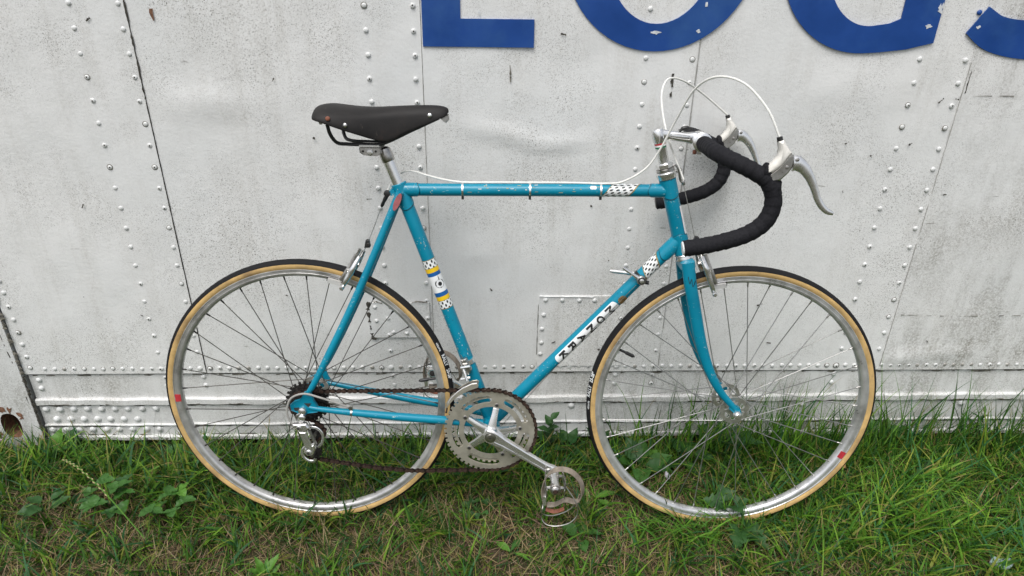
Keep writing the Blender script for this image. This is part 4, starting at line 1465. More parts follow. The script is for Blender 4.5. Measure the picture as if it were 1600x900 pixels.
# ---- brake cables
MB().tube(spline([st_((0.9462, -0.203, 0.9765)), (0.9105, -0.200, 1.0224), (0.8740, -0.170, 1.0633), (0.8355, -0.130, 1.0720), (0.8071, -0.090, 1.0469), (0.7853, -0.050, 0.9836), (0.7661, -0.032, 0.9306), (0.7415, -0.022, 0.8872), (0.6986, -0.014, 0.8575), (0.6607, -0.004, 0.8500), (0.58, 0, 0.8500), (0.50, 0, 0.8490), (0.42, 0, 0.8480), (0.3615, 0, 0.8475), (0.3200, 0.0, 0.8530), (0.2837, 0.004, 0.8610), (0.2520, 0.018, 0.8665), (0.2280, 0.030, 0.8600), (0.2080, 0.028, 0.8400), (0.1960, 0.012, 0.8180)], 8), 0.0022, 8).build('brake_cable', M['white_cable'], bike)
MB().tube(spline([st_((0.9462, 0.203, 0.9765)), (0.8990, 0.172, 1.0193), (0.8389, 0.130, 1.0522), (0.7972, 0.100, 1.0582), (0.7806, 0.080, 1.0302), (0.7811, 0.050, 0.9865), (0.7916, 0.030, 0.9427), (0.8086, 0.015, 0.8985), (0.8255, 0.0, 0.8600)], 8), 0.0022, 8).build('brake_cable', M['white_cable'], bike)
MB().tube([(0.1880, 0, 0.793), (0.1735, 0, 0.757), (0.1560, 0, 0.716)], 0.0008, 5).build('brake_wire', M['steel'], bike)
MB().tube([(0.8265, 0, 0.849), (0.845, 0, 0.79), (0.8600, 0, 0.7396)], 0.0008, 5).build('brake_wire', M['steel'], bike)

# ---- saddle and seat post
sad = empty('saddle', bike, (0.19, 0, 0.93))
ST = [  # x, half width, top, flap bottom
    (0.0665, 0.036, 0.9930, 0.9800), (0.0690, 0.058, 0.9995, 0.9780), (0.0780, 0.0695, 1.0030, 0.9760), (0.0940, 0.0745, 1.0050, 0.9725), (0.1120, 0.0745, 1.0035, 0.9660), (0.1384, 0.067, 1.0005, 0.9560), (0.1672, 0.056, 0.9990, 0.9460), (0.1853, 0.049, 0.9990, 0.9390), (0.2047, 0.0425, 1.0000, 0.9335), (0.2203, 0.038, 1.0010, 0.9350), (0.2360, 0.034, 1.0020, 0.9440), (0.2523, 0.031, 1.0030, 0.9530), (0.2897, 0.026, 1.0045, 0.9670), (0.3160, 0.0225, 1.0040, 0.9775), (0.3290, 0.017, 1.0010, 0.9830), (0.3345, 0.009, 0.9970, 0.9900)]
b = MB()
rings = []
NT_ = 25
for x, hw, zt, zb in ST:
    ring = []
    for k in range(NT_):
        t = 2 * k / (NT_ - 1) - 1
        q = abs(t)
        sg = 1 if t >= 0 else -1
        drop = min(0.014, (zt - zb) * 0.55)
        if q < 0.55:
            u = q / 0.55
            yy, zz = hw * 0.90 * u, zt - drop * u ** 2.6
        else:
            u = (q - 0.55) / 0.45
            yy = hw * (0.90 + 0.13 * math.sin(u * PI * 0.62))
            zz = (zt - drop) * (1 - u) + zb * u
        ring.append(Vector((x, sg * yy, zz)))
    rings.append(ring)
b.loops(rings, closed_ring=False, cap=False)
top = b.build('leather_top', M['leather'], sad, 70)
so = top.modifiers.new('thickness', 'SOLIDIFY')
so.thickness = 0.0035
so.offset = -1
ss_ = top.modifiers.new('smooth', 'SUBSURF')
ss_.levels = ss_.render_levels = 2
for s in (-1, 1):
    MB().tube(spline([(0.100, 0.058 * s, 0.968), (0.1035, 0.052 * s, 0.9480), (0.1120, 0.038 * s, 0.9310), (0.1300, 0.026 * s, 0.9268), (0.158, 0.022 * s, 0.9262), (0.200, 0.022 * s, 0.9280), (0.260, 0.018 * s, 0.955), (0.315, 0.010 * s, 0.980)], 6), 0.0037, 10).build('rail', M['black'], sad)
    for (x, z, r_, m) in ((0.1065, 0.9815, 0.0046, 'redleather'), (0.1375, 0.9685, 0.0046, 'steel'), (0.2985, 0.9860, 0.0044, 'chrome')):
        hw = float(np.interp(x, [q[0] for q in ST], [q[1] for q in ST])) * 1.018
        MB().lathe((x, s * (hw - 0.002), z), (0.0, s, 0.1), [(0, r_), (0.003, r_), (0.0042, r_ * 0.75), (0.0046, r_ * 0.25)], 14).build('saddle_rivet', M[m], sad)
MB().tube([(0.088, -0.060, 0.9720), (0.082, 0, 0.980), (0.088, 0.060, 0.9720)], 0.004, 8).build('cantle_plate', M['steel'], sad)
MB().slab([(0.318, 0.9780), (0.328, 0.9850), (0.334, 0.9870), (0.3355, 0.9760), (0.330, 0.9700), (0.325, 0.9715)], -0.008, 0.008, 0.002).build('nose_shackle', M['steel'], sad)

post = empty('seat_post', bike, tuple(ST_TOP))
p0 = ST_TOP - ST_D * 0.03
p1 = Vector((0.1965, 0, 0.9200))
MB().tube([p0, lerp(p0, p1, 0.75)], 0.0133, 22).build('post_tube', M['chrome'], post)
MB().lathe(lerp(p0, p1, 0.735), (p1 - p0), [(0, 0.0134), (0.001, 0.0140), (0.016, 0.0140), (0.027, 0.0120), (0.031, 0.006)], 22).build('post_head', M['steel'], post)
for s in (-1, 1):
    MB().slab([(0.1535, 0.9205), (0.1960, 0.9205), (0.1975, 0.9090), (0.190, 0.9035), (0.162, 0.9050), (0.1545, 0.9110)], 0.0190 * s, 0.0275 * s, 0.0015).build('clamp_cheek', M['steel'], post, 30)
    MB().box((0.1740, 0.0215 * s, 0.9235), (0.041, 0.014, 0.004)).build('clamp_jaw', M['chrome'], post, 0)
    for x in (0.1610, 0.1870):
        MB().lathe((x, 0.0274 * s, 0.9130), (0, s, 0), [(0, 0.0026), (0.0004, 0.0020)], 10).build('clamp_hole_shade', M['dark'], post)
MB().lathe((0.1750, -0.0275, 0.9115), -Y, [(0, 0.0064), (0.003, 0.0064), (0.004, 0.005), (0.0042, 0.002)], 6).build('clamp_nut', M['chrome'], post, 20)

# ---- wheels
TY_C, TY_R = 0.3245, 0.0125


def wheel(name, axle, phase, rim_m, spoke_m, flanges, valve_deg, sticker_deg, text_deg):
    wh = empty(name, bike, tuple(axle))
    prof = [(TY_C + TY_R * math.cos(a), TY_R * math.sin(a)) for a in [2 * PI * k / 22 for k in range(22)]]
    MB().ring(axle, prof, 120).build('tyre', M['rubber'], wh, 60)
    for s in (-1, 1):      # tan sidewall skins
        pr = []
        for k in range(9):
            a = R(74 + (150 - 74) * k / 8)
            pr.append((TY_C + (TY_R + 0.0005) * math.cos(a), s * (TY_R + 0.0005) * math.sin(a)))
        for k in range(8, -1, -1):
            a = R(74 + (150 - 74) * k / 8)
            pr.append((TY_C + (TY_R - 0.0004) * math.cos(a), s * (TY_R - 0.0004) * math.sin(a)))
        MB().ring(axle, pr, 120).build('sidewall', M['tan'], wh, 60)
    hp = [(0.3140, 0.0085), (0.3172, 0.0096), (0.3168, 0.0112), (0.3150, 0.0114), (0.3142, 0.0103), (0.3085, 0.0100), (0.3078, 0.0109), (0.3045, 0.0104), (0.3012, 0.0080), (0.2994, 0.0035)]
    rp = hp + [(r_, -y_) for r_, y_ in reversed(hp)]
    MB().ring(axle, rp, 120).build('rim', rim_m, wh, 35)
    # spokes: four kinds, turned into place
    for s, yf in zip((-1, 1), flanges):
        for lead in (0, 1):
            a_h = R(90) + phase + (0 if s < 0 else R(10)) + (R(20) if lead else 0)
            a_r = a_h + R(60 if not lead else -60)
            hub_p = Vector((0.0305 * math.cos(a_h), yf + (0.0016 if lead else -0.0016), 0.0305 * math.sin(a_h)))
            rim_p = Vector((0.300 * math.cos(a_r), -0.0 + 0.002 * s, 0.300 * math.sin(a_r)))
            me = MB().tube([hub_p, lerp(hub_p, rim_p, 0.5), rim_p], 0.00105, 6).mesh('spoke', spoke_m, 60)
            nd = (hub_p - rim_p).normalized()
            mn = MB().lathe(rim_p - nd * 0.001, nd, [(0, 0.0022), (0.005, 0.0020), (0.011, 0.0016), (0.0115, 0.0011)], 8).mesh('nipple', M['cog'] if spoke_m is M['spoke_r'] else M['steel'], 60)
            for k in range(9):
                sp = share('spoke', me, wh, (0, 0, 0), (0, R(40) * k, 0))
                share('nipple', mn, wh, (0, 0, 0), (0, R(40) * k, 0))
    # large-flange hub: barrel and drilled flanges
    hub_m = M['hub']
    MB().lathe(Vector(axle) + Y * flanges[0], Y, [(0, 0.016), (0.006, 0.0125), (flanges[1] - flanges[0] - 0.006, 0.0125), (flanges[1] - flanges[0], 0.016)], 22).build('hub_barrel', hub_m, wh)
    for yf in flanges:
        def occ(i, j):
            if j in (1, 2, 3):
                ph = (i % 20) / 20
                lim = 0.36 if j == 2 else 0.28
                return not (abs(ph - 0.5) < lim)
            if j == 5:
                return (i % 20 // 5) % 2 == 0 or True
            return True
        MB().polar(axle, [0.0115, 0.0145, 0.0165, 0.0230, 0.0250, 0.0280, 0.0335], 120, occ, yf - 0.0016, yf + 0.0016, R(4)).build('hub_flange', hub_m, wh, 30)
    # valve
    a = R(valve_deg)
    d = Vector((math.cos(a), 0, math.sin(a)))
    MB().lathe(Vector(axle) + d * 0.300, -d, [(0, 0.0035), (0.002, 0.0030), (0.018, 0.0030), (0.019, 0.0042), (0.037, 0.0042), (0.038, 0.003), (0.041, 0.002)], 12).build('valve', M['black'], wh)
    # red makers' sticker on the rim
    a = R(sticker_deg)
    pr = [(0.3150, -0.0110), (0.3020, -0.0100), (0.3018, -0.0106), (0.3150, -0.0116)]
    MB().ring(axle, pr, 4, a - 0.030, a + 0.030).build('rim_sticker', M['red'], wh, 0)
    # white lettering on the tread shoulder
    ang = R(text_deg)
    for word, hgt, gap, bold in (('vittoria', 0.0052, 0.010, 0.01), ('RALLY', 0.0072, 0.008, 0.015), ('23-28"', 0.0068, 0.0, 0.03)):
        vs, fs = glyph(word, bold)
        k = hgt / 0.70
        b = MB()
        out = []
        x1 = max(v[0] for v in vs)
        for x, yv in vs:
            aa = ang - x * k / 0.331
            r_ = 0.3312 + (yv * k - hgt * 0.05) * 0.85
            yy = math.sqrt(max(0.0, (TY_R + 0.0004) ** 2 - (r_ - TY_C) ** 2))
            out.append(Vector(axle) + Vector((math.cos(aa) * r_, -yy, math.sin(aa) * r_)))
        b.add(out, fs).build('tyre_lettering', M['white'], wh, 0)
        ang -= (x1 * k + gap) / 0.331
    return wh


fw = wheel('front_wheel', AX_F, R(-0.7 - 60), M['rim'], M['spoke_f'], (-0.034, 0.034), 153.7, -24.9, 183)
rw = wheel('rear_wheel', AX_R, R(-2.8 - 60), M['rim_dirty'], M['spoke_r'], (-0.018, 0.037), 10, 180.8, 26)
# front quick release: nut on the near side, lever folded up on the far side
MB().lathe(AX_F - Y * 0.053, -Y, [(0, 0.0085), (0.003, 0.0095), (0.007, 0.0090), (0.010, 0.0070), (0.0125, 0.0050), (0.013, 0.002)], 16).build('quick_release_nut', M['chrome'], fw)
MB().tube([AX_F - Y * 0.06, AX_F + Y * 0.068], 0.0045, 12).build('axle', M['steel'], fw)
MB().lathe(AX_F + Y * 0.053, Y, [(0, 0.0085), (0.004, 0.010), (0.012, 0.009), (0.014, 0.005)], 16).build('quick_release_cap', M['steel'], fw)
MB().tube(spline([AX_F + Vector((0.004, 0.064, 0.004)), AX_F + Vector((-0.006, 0.070, 0.020)), AX_F + Vector((-0.020, 0.068, 0.045)), AX_F + Vector((-0.030, 0.060, 0.068))], 4), [0.0055, 0.0055, 0.005, 0.0045, 0.004, 0.004, 0.004, 0.0045, 0.005, 0.0055, 0.0058, 0.005, 0.003], 10).build('quick_release_lever', M['steel'], fw)
MB().tube([AX_R - Y * 0.071, AX_R + Y * 0.071], 0.0048, 12).build('axle', M['steel'], rw)
MB().lathe(AX_R + Y * 0.066, Y, [(0, 0.0085), (0.004, 0.010), (0.012, 0.009), (0.014, 0.005)], 16).build('quick_release_cap', M['steel'], rw)
MB().lathe(AX_R - Y * 0.0655, -Y, [(0, 0.0085), (0.004, 0.0095), (0.008, 0.0085), (0.010, 0.004)], 14).build('quick_release_nut', M['chrome'], rw)
# freewheel
for k, (nt, yy) in enumerate(((24, -0.0240), (22, -0.0295), (20, -0.0350), (18, -0.0405), (16, -0.0460), (14, -0.0515))):
    rr = nt * 0.0127 / (2 * PI)
    MB().polar(AX_R, [0.014, rr - 0.0035, rr + 0.0030], nt * 4, lambda i, j: j == 0 or i % 4 < 2, yy - 0.0010, yy + 0.0010, k * 0.2).build('cog', M['cog'], rw, 30)

# ---- crankset
ck = empty('crankset', bike, tuple(BB))
RC = BB + Vector((0, 0, 0))
CA = R(-29.7)                   # the drive-side arm
SP = CA + R(36)
y_o, y_i = -0.0455, -0.0380
NA = 52 * 6


def ring_occ(i, j):
    a = (i + 0.5) / NA * 2 * PI
    if j == 7:
        return i % 6 < 3
    ph = ((a - SP) / R(72)) % 1.0           # 0 at a bolt
    dist = abs(ph - 0.5) * 72                # degrees from mid-slot
    if j in (2, 3, 4, 5):
        lim = 26.0 if j in (3, 4) else 23.5
        return not dist < lim
    return True


MB().polar(RC, [0.0625, 0.0730, 0.0740, 0.0765, 0.0820, 0.0885, 0.0905, 0.1020, 0.1075], NA, lambda i, j: ring_occ(i, j), y_o - 0.0016, y_o + 0.0016).build('chainring', M['ring'], ck, 30)
NB = 42 * 4
MB().polar(RC, [0.0690, 0.0800, 0.0848, 0.0895], NB, lambda i, j: j == 1 or (j == 2 and i % 4 < 2) or (j == 0 and abs((((i + 0.5) / NB * 2 * PI - SP) / R(72) + 0.5) % 1.0 - 0.5) < 0.11), y_i - 0.0013, y_i + 0.0013).build('chainring', M['ring'], ck, 30)
for k in range(5):
    a = SP + R(72) * k
    d = Vector((math.cos(a), 0, math.sin(a)))
    t = Vector((-math.sin(a), 0, math.cos(a)))
    b = MB()
    rings = []
    for rr, hw, y0, y1 in ((0.010, 0.0110, -0.060, -0.048), (0.024, 0.0088, -0.0575, -0.0465), (0.045, 0.0068, -0.0515, -0.0425), (0.059, 0.0066, -0.0480, -0.0405), (0.0620, 0.0075, -0.0436, -0.0400), (0.0730, 0.0060, -0.0436, -0.0400)):
        rings.append([RC + d * rr + t * (hw * u) + Y * (y0 if v else y1) + (Y * -0.0012 if (v and abs(u) < 0.5) else Vector()) for u, v in ((-1, 0), (1, 0), (1, 1), (0.3, 1), (-0.3, 1), (-1, 1))])
    b.loops(rings).build('spider_arm', M['chrome'], ck, 25)
    p = RC + d * 0.0680
    MB().lathe(p + Y * -0.0470, -Y, [(0, 0.0050), (0.0008, 0.0050), (0.0012, 0.0042)], 14).build('chainring_bolt', M['steel'], ck)
    MB().lathe(p + Y * -0.0480, -Y, [(0, 0.0036), (0.0004, 0.0034)], 10).build('bolt_socket', M['dark'], ck)


def crank_arm(s, ang, name):
    d = Vector((math.cos(ang), 0, math.sin(ang)))
    t = Vector((-math.sin(ang), 0, math.cos(ang)))
    b = MB()
    rings = []
    for rr, hw, yc, hy in ((-0.0165, 0.006, 0.0650, 0.0060), (-0.013, 0.0125, 0.0650, 0.0085), (0.0, 0.0175, 0.0655, 0.0100), (0.014, 0.0160, 0.0665, 0.0095), (0.035, 0.0125, 0.0690, 0.0080), (0.080, 0.0108, 0.0740, 0.0068), (0.130, 0.0096, 0.0790, 0.0062), (0.150, 0.0100, 0.0805, 0.0060), (0.160, 0.0125, 0.0812, 0.0062), (0.169, 0.0130, 0.0815, 0.0062), (0.178, 0.0100, 0.0815, 0.0062), (0.1815, 0.0045, 0.0815, 0.0050)):
        groove = 0.0016 if 0.03 < rr < 0.145 else 0.0
        sec = [(-1, -0.7), (-0.75, -1), (0.75, -1), (1, -0.7), (1, 0.7), (0.8, 1), (0.42, 1), (0.34, 1), (-0.34, 1), (-0.42, 1), (-0.8, 1), (-1, 0.7)]
        ring = []
        for k, (u, v) in enumerate(sec):
            gg = groove if k in (7, 8) else 0.0
            ring.append(RC + d * rr + t * (hw * u) + Y * (s * (yc + hy * v - gg)))
        rings.append(ring)
    b.loops(rings)
    o = b.build(name, M['chrome'], ck, 30)
    MB().lathe(RC + Y * (s * 0.0755), Y * s, [(0, 0.0130), (0.0012, 0.0130), (0.0016, 0.0118)], 22).build('dust_ring', M['steel'], ck)
    MB().lathe(RC + Y * (s * 0.0770), Y * s, [(0, 0.0085), (0.0018, 0.0080), (0.0022, 0.0040)], 18).build('crank_bolt', M['steel'], ck)
    MB().lathe(RC + Y * (s * 0.0790), Y * s, [(0, 0.0032), (0.0004, 0.0026)], 8).build('bolt_socket', M['dark'], ck)
    return RC + d * 0.169


PR = crank_arm(-1, CA, 'crank_arm')
PL = crank_arm(1, CA + PI, 'crank_arm')
MB().tube([BB - Y * 0.062, BB + Y * 0.062], 0.0085, 14).build('spindle', M['steel'], ck)
# hole in the inner face of the far arm
MB().lathe(PL + Y * 0.0752, -Y, [(0, 0.0078), (0.0004, 0.0072)], 16).build('pedal_thread', M['dark'], ck)


def pedal(P, s):
    pd = empty('pedal', bike, tuple(P + Y * (s * 0.09)))
    y0 = 0.088

    def at(x, y, z):
        return P + Vector((x, s * y, z))
    MB().lathe(at(0, y0, 0), Y * s, [(0, 0.0075), (0.006, 0.0085), (0.008, 0.0125), (0.020, 0.0105), (0.040, 0.0095), (0.054, 0.0120), (0.062, 0.0120)], 18).build('pedal_barrel', M['chrome'], pd)
    MB().lathe(at(0, y0 + 0.062, 0), Y * s, [(0, 0.0110), (0.006, 0.0112), (0.009, 0.0080), (0.010, 0.0030)], 16).build('dust_cap', M['steel'], pd)
    MB().lathe(at(0, y0 + 0.0715, 0), Y * s, [(0, 0.0058), (0.0008, 0.0050)], 12).build('dust_cap_centre', M['chain'], pd)
    for sx in (-1, 1):
        # serrated cage plate, its upper and lower edges toothed
        b = MB()
        top_, bot_ = [], []
        n = 28
        for k in range(n + 1):
            yy = y0 + 0.004 + 0.076 * k / n
            tooth = 0.0022 if k % 2 else 0.0
            bow = 0.003 * math.sin(PI * k / n)
            top_.append((sx * (0.0190 + bow), yy, 0.0125 - tooth))
            bot_.append((sx * (0.0190 + bow), yy, -0.0125 + tooth))
        vs = []
        for (x, yy, z) in top_:
            vs += [at(x, yy, z), at(x, yy, z - 0.0050)]
        for (x, yy, z) in bot_:
            vs += [at(x, yy, z), at(x, yy, z + 0.0050)]
        m = 2 * (n + 1)
        fs = []
        for off in (0, m):
            for k in range(n):
                a = off + 2 * k
                fs.append((a, a + 1, a + 3, a + 2))
        for k in (0, 1, 7, 8, 14, 20, 21, 27):     # posts between the two rails of the cage
            fs.append((2 * k + 1, m + 2 * k + 1, m + 2 * k + 3, 2 * k + 3))
        o = b.add(vs, fs).build('cage_plate', M['steel'], pd, 20)
        md = o.modifiers.new('thickness', 'SOLIDIFY')
        md.thickness = 0.0016
        md.offset = 0
        for yy in (y0 + 0.012, y0 + 0.056):
            MB().tube([at(sx * 0.008, yy, 0), at(sx * 0.019, yy, 0)], [0.0045, 0.0032], 8).build('cage_arm', M['steel'], pd)
    # toe clip hanging under the pedal: two wires that meet in a loop
    yc = y0 + 0.036
    for dy in (-0.016, 0.016):
        MB().tube(spline([at(0.024, yc + dy * 0.5, -0.004), at(0.048, yc + dy, -0.040), at(0.052, yc + dy * 1.3, -0.070), at(0.034, yc + dy * 1.4, -0.092), at(0.004, yc + dy * 1.2, -0.103), at(-0.018, yc + dy * 1.0, -0.100), at(-0.028, yc + dy * 0.7, -0.086), at(-0.026, yc + dy * 0.6, -0.064)], 5), 0.0012, 6).build('toe_clip', M['steel'], pd)
    MB().tube(spline([at(-0.026, yc - 0.0096, -0.064), at(-0.024, yc, -0.056), at(-0.026, yc + 0.0096, -0.064)], 4), 0.0015, 6).build('toe_clip', M['steel'], pd)
    MB().box(at(0.0235, yc, -0.003), (0.002, 0.030, 0.018)).build('toe_clip_plate', M['steel'], pd, 0)

    def ribbon(name, pts, hw, mat, th=0.0018):
        sp = spline(pts, 6)
        rings = []
        for i, p in enumerate(sp):
            t = (sp[min(i + 1, len(sp) - 1)] - sp[max(i - 1, 0)]).normalized()
            e = (Y * 0.7 + Vector((0.5, 0, 0.5))).normalized()
            e = (e - t * e.dot(t)).normalized()
            g = t.cross(e)
            rings.append([p + e * hw + g * th / 2, p - e * hw + g * th / 2, p - e * hw - g * th / 2, p + e * hw - g * th / 2])
        MB().loops(rings).build(name, mat, pd, 30)
    ribbon('toe_strap', [at(-0.022, yc, -0.052), at(-0.026, yc, -0.020), at(-0.018, yc, 0.016), at(0.004, yc, 0.034), at(0.034, yc, 0.030), at(0.058, yc, 0.004), at(0.064, yc, -0.030), at(0.050, yc, -0.050), at(0.026, yc, -0.046), at(0.004, yc, -0.058), at(-0.016, yc, -0.060)], 0.0060, M['strap'])
    ribbon('strap_end', [at(0.058, yc - 0.004, -0.034), at(0.056, yc - 0.004, -0.052), at(0.052, yc - 0.004, -0.066)], 0.0042, M['strap'])
    ribbon('strap_lining', [at(-0.018, yc, -0.072), at(0.004, yc, -0.078), at(0.024, yc, -0.070)], 0.0045, M['redleather'])
    MB().box(at(-0.022, yc - s * 0.0, -0.046), (0.008, 0.014, 0.022)).build('strap_buckle', M['chrome'], pd, 0)
    return pd


pedal(PR, -1)
pedal(PL, 1)

# ---- chain: links laid along its run
cy = y_o
cogr = 0.0355
path = []


def arc(c, r, a0, a1, n):
    return [(c.x + r * math.cos(R(a0 + (a1 - a0) * k / n)), c.z + r * math.sin(R(a0 + (a1 - a0) * k / n))) for k in range(n + 1)]


pts2 = arc(AX_R, cogr, 250, 96, 12) + arc(RC, 0.1048, 93, -88, 30) + [(0.33, 0.1700), (0.24, 0.1665), (0.15, 0.1735), (0.06, 0.1870)] + arc(Vector((0.010, 0, 0.213)), 0.0195, -70, -210, 8) + arc(Vector((0.020, 0, 0.268)), 0.0195, -30, 60, 5) + [(0.010, 0.2990)]
P3 = [Vector((x, float(np.interp(x, [-0.05, 0.03, 0.30, 0.45], [-0.0430, -0.0430, cy, cy])), z)) for x, z in pts2]
# resample closed run at one pitch
seg = [(P3[i], P3[(i + 1) % len(P3)]) for i in range(len(P3))]
tot = sum((b_ - a_).length for a_, b_ in seg)
nl = int(round(tot / 0.0127))
nl -= nl % 2
pitch = tot / nl


def along(s):
    s %= tot
    for a_, b_ in seg:
        L = (b_ - a_).length
        if s <= L:
            return a_.lerp(b_, s / L)
        s -= L
    return P3[0]


def link_mesh(outer):
    b = MB()
    hy = 0.0036 if outer else 0.0024
    for s in (-1, 1):
        out = []
        for cx, a0 in ((0.00635, -110), (-0.00635, 70)):
            for k in range(6):
                a = R(a0 + 220 * k / 5)
                out.append((cx + 0.0042 * math.cos(a), 0.0042 * math.sin(a)))
            out.append((0.0, 0.0020 if cx > 0 else -0.0020))
        b.slab(out, s * hy - 0.0006, s * hy + 0.0006)
    if outer:
        for x in (-0.00635, 0.00635):
            b.lathe((x, -0.0048, 0), Y, [(0, 0.0016), (0.0002, 0.0019), (0.0094, 0.0019), (0.0096, 0.0016)], 7)
    else:
        for x in (-0.00635, 0.00635):
            b.lathe((x, -0.0023, 0), Y, [(0, 0.0038), (0.0046, 0.0038)], 8)
    return b.mesh('link', M['chain'] if outer else M['chain_in'], 30)


LM = (link_mesh(True), link_mesh(False))
chain = empty('chain', bike, (0.2, cy, 0.28))
co = Vector(chain['_org'])
for k in range(nl):
    a_, b_ = along(k * pitch), along((k + 1) * pitch)
    d = (b_ - a_)
    o = share('link', LM[k % 2], chain, (a_ + b_) / 2 - co, (0, -math.atan2(d.z, d.x), 0), (d.length / 0.0127, 1, 1))

# ---- rear derailleur
rd = empty('rear_derailleur', bike, (0, -0.06, 0.30))
MB().slab([(-0.012, 0.328), (0.001, 0.331), (0.004, 0.316), (-0.004, 0.306), (-0.014, 0.314)], -0.070, -0.0655, 0.001).build('hanger_bracket', M['chrome'], rd)
MB().lathe((-0.001, -0.0660, 0.3215), -Y, [(0, 0.0078), (0.010, 0.0078), (0.012, 0.0060), (0.0125, 0.003)], 16).build('mounting_bolt', M['chrome'], rd)
MB().tube(spline([(-0.001, -0.0730, 0.332), (-0.012, -0.0730, 0.328), (-0.0145, -0.073, 0.318), (-0.008, -0.073, 0.309), (0.002, -0.073, 0.312)], 4), 0.0018, 6).build('spring', M['steel'], rd)
MB().slab([(-0.0225, 0.3060), (0.008, 0.3075), (0.014, 0.2980), (0.006, 0.2840), (-0.006, 0.2860), (-0.0185, 0.2970)], -0.0800, -0.0660, 0.003).build('upper_knuckle', M['chrome'], rd, 35)
MB().lathe((-0.0085, -0.0795, 0.2980), -Y, [(0, 0.0058), (0.003, 0.0058), (0.0035, 0.0045)], 14).build('pivot_bolt', M['chrome'], rd)
MB().lathe((-0.0085, -0.0830, 0.2980), -Y, [(0, 0.0034), (0.0004, 0.003)], 10).build('bolt_socket', M['dark'], rd)
MB().slab([(-0.0090, 0.2870), (0.0060, 0.2870), (0.0190, 0.2480), (0.0150, 0.2410), (0.0025, 0.2440), (-0.0065, 0.2740)], -0.0815, -0.0735, 0.0022).build('parallelogram', M['chrome'], rd, 35)
MB().slab([(0.008, 0.2880), (0.014, 0.2860), (0.0260, 0.2500), (0.0210, 0.2470)], -0.0720, -0.0650, 0.0015).build('parallelogram', M['steel'], rd, 35)
MB().slab([(0.0000, 0.2440), (0.0215, 0.2540), (0.0245, 0.2420), (0.0170, 0.2260), (0.0030, 0.2240), (-0.0030, 0.2320)], -0.0800, -0.0640, 0.003).build('lower_knuckle', M['chrome'], rd, 35)
MB().lathe((0.0085, -0.0795, 0.2335), -Y, [(0, 0.0066), (0.003, 0.0066), (0.0036, 0.0050)], 16).build('pivot_bolt', M['chrome'], rd)
MB().lathe((0.0085, -0.0831, 0.2335), -Y, [(0, 0.0036), (0.0004, 0.003)], 10).build('bolt_socket', M['dark'], rd)
b = MB()
sp = spline([(0.0105, 0, 0.2860), (0.0260, 0, 0.2830), (0.0370, 0, 0.2660), (0.0340, 0, 0.2460), (0.0240, 0, 0.2330)], 5)
b.tube([p + Y * -0.0560 for p in sp], 0.0034, 8, sy=0.35)
b.build('cage_plate', M['chrome'], rd)
sp = spline([(-0.0030, 0, 0.2380), (-0.0130, 0, 0.2250), (-0.0100, 0, 0.2080), (0.0020, 0, 0.1985), (0.0130, 0, 0.1990), (0.0165, 0, 0.2060)], 5)
MB().tube([p + Y * -0.0600 for p in sp], 0.0036, 8, sy=0.4).build('cage_plate', M['chrome'], rd)
for c in ((0.020, 0.268), (0.010, 0.213)):
    MB().polar(Vector((c[0], 0, c[1])), [0.003, 0.0150, 0.0185], 44, lambda i, j: j == 0 or i % 4 < 2, -0.0455, -0.0410).build('pulley', M['cog'], rd, 30)
    MB().lathe((c[0], -0.0620, c[1]), Y, [(0, 0.0040), (0.021, 0.0040)], 10).build('pulley_bolt', M['steel'], rd)
MB().slab([(0.010, 0.2780), (0.030, 0.2760), (0.024, 0.2100), (0.006, 0.2040), (0.002, 0.2200)], -0.0385, -0.0370).build('inner_cage', M['steel'], rd, 0)
MB().tube(spline([(0.1066, -0.0575, 0.3395), (0.0700, -0.066, 0.3585), (0.0441, -0.0720, 0.3715), (0.0093, -0.0760, 0.3829), (-0.0203, -0.0770, 0.3712), (-0.0316, -0.0770, 0.3419), (-0.0300, -0.0765, 0.3200), (-0.0225, -0.0750, 0.3030)], 6), 0.0024, 8).build('cable_housing', M['grey_cable'], rd)

# ---- front derailleur
fd = empty('front_derailleur', bike, (0.36, -0.03, 0.42))
fc = BB + ST_D * 0.165
MB().lathe(fc - ST_D * 0.006, ST_D, [(0, 0.0148), (0.0004, 0.0163), (0.0116, 0.0163), (0.012, 0.0148)], 24).build('band_clamp', M['chrome'], fd)
MB().slab([(0.356, 0.4500), (0.368, 0.4540), (0.380, 0.4260), (0.374, 0.4120), (0.362, 0.4170)], -0.0330, -0.0165, 0.003).build('arm_body', M['steel'], fd, 30)
MB().tube([(0.3600, -0.0340, 0.4330), (0.3660, -0.0420, 0.4200), (0.3700, -0.0470, 0.4060)], [0.0035, 0.0030, 0.0034], 8).build('push_arm', M['chrome'], fd)
for z in (0.4355, 0.4070):
    MB().tube([(0.356, -0.0400, z), (0.377, -0.0400, z + 0.004)], 0.0032, 8).build('link_pin', M['chrome'], fd)
cage = [(0.3195, 0.3390), (0.3270, 0.3530), (0.3360, 0.3670), (0.3480, 0.3800), (0.3600, 0.3900), (0.3820, 0.4020), (0.3930, 0.4035), (0.3970, 0.4000), (0.3955, 0.3935), (0.3770, 0.3860), (0.3550, 0.3740), (0.3380, 0.3590), (0.3240, 0.3400)]
MB().slab(cage, -0.0540, -0.0525, 0.0004).build('cage_plate', M['ring'], fd, 20)
MB().tube([Vector((x, -0.0525, z + 0.0005)) for x, z in cage[1:7]], 0.0012, 6).build('cage_rim', M['chrome'], fd)
MB().slab([(x, z) for x, z in cage], -0.0360, -0.0345, 0.0004).build('cage_plate', M['ring'], fd, 20)
MB().tube([(0.3230, -0.054, 0.3290), (0.3230, -0.0345, 0.3290)], 0.0022, 8).build('cage_bolt', M['chain'], fd)
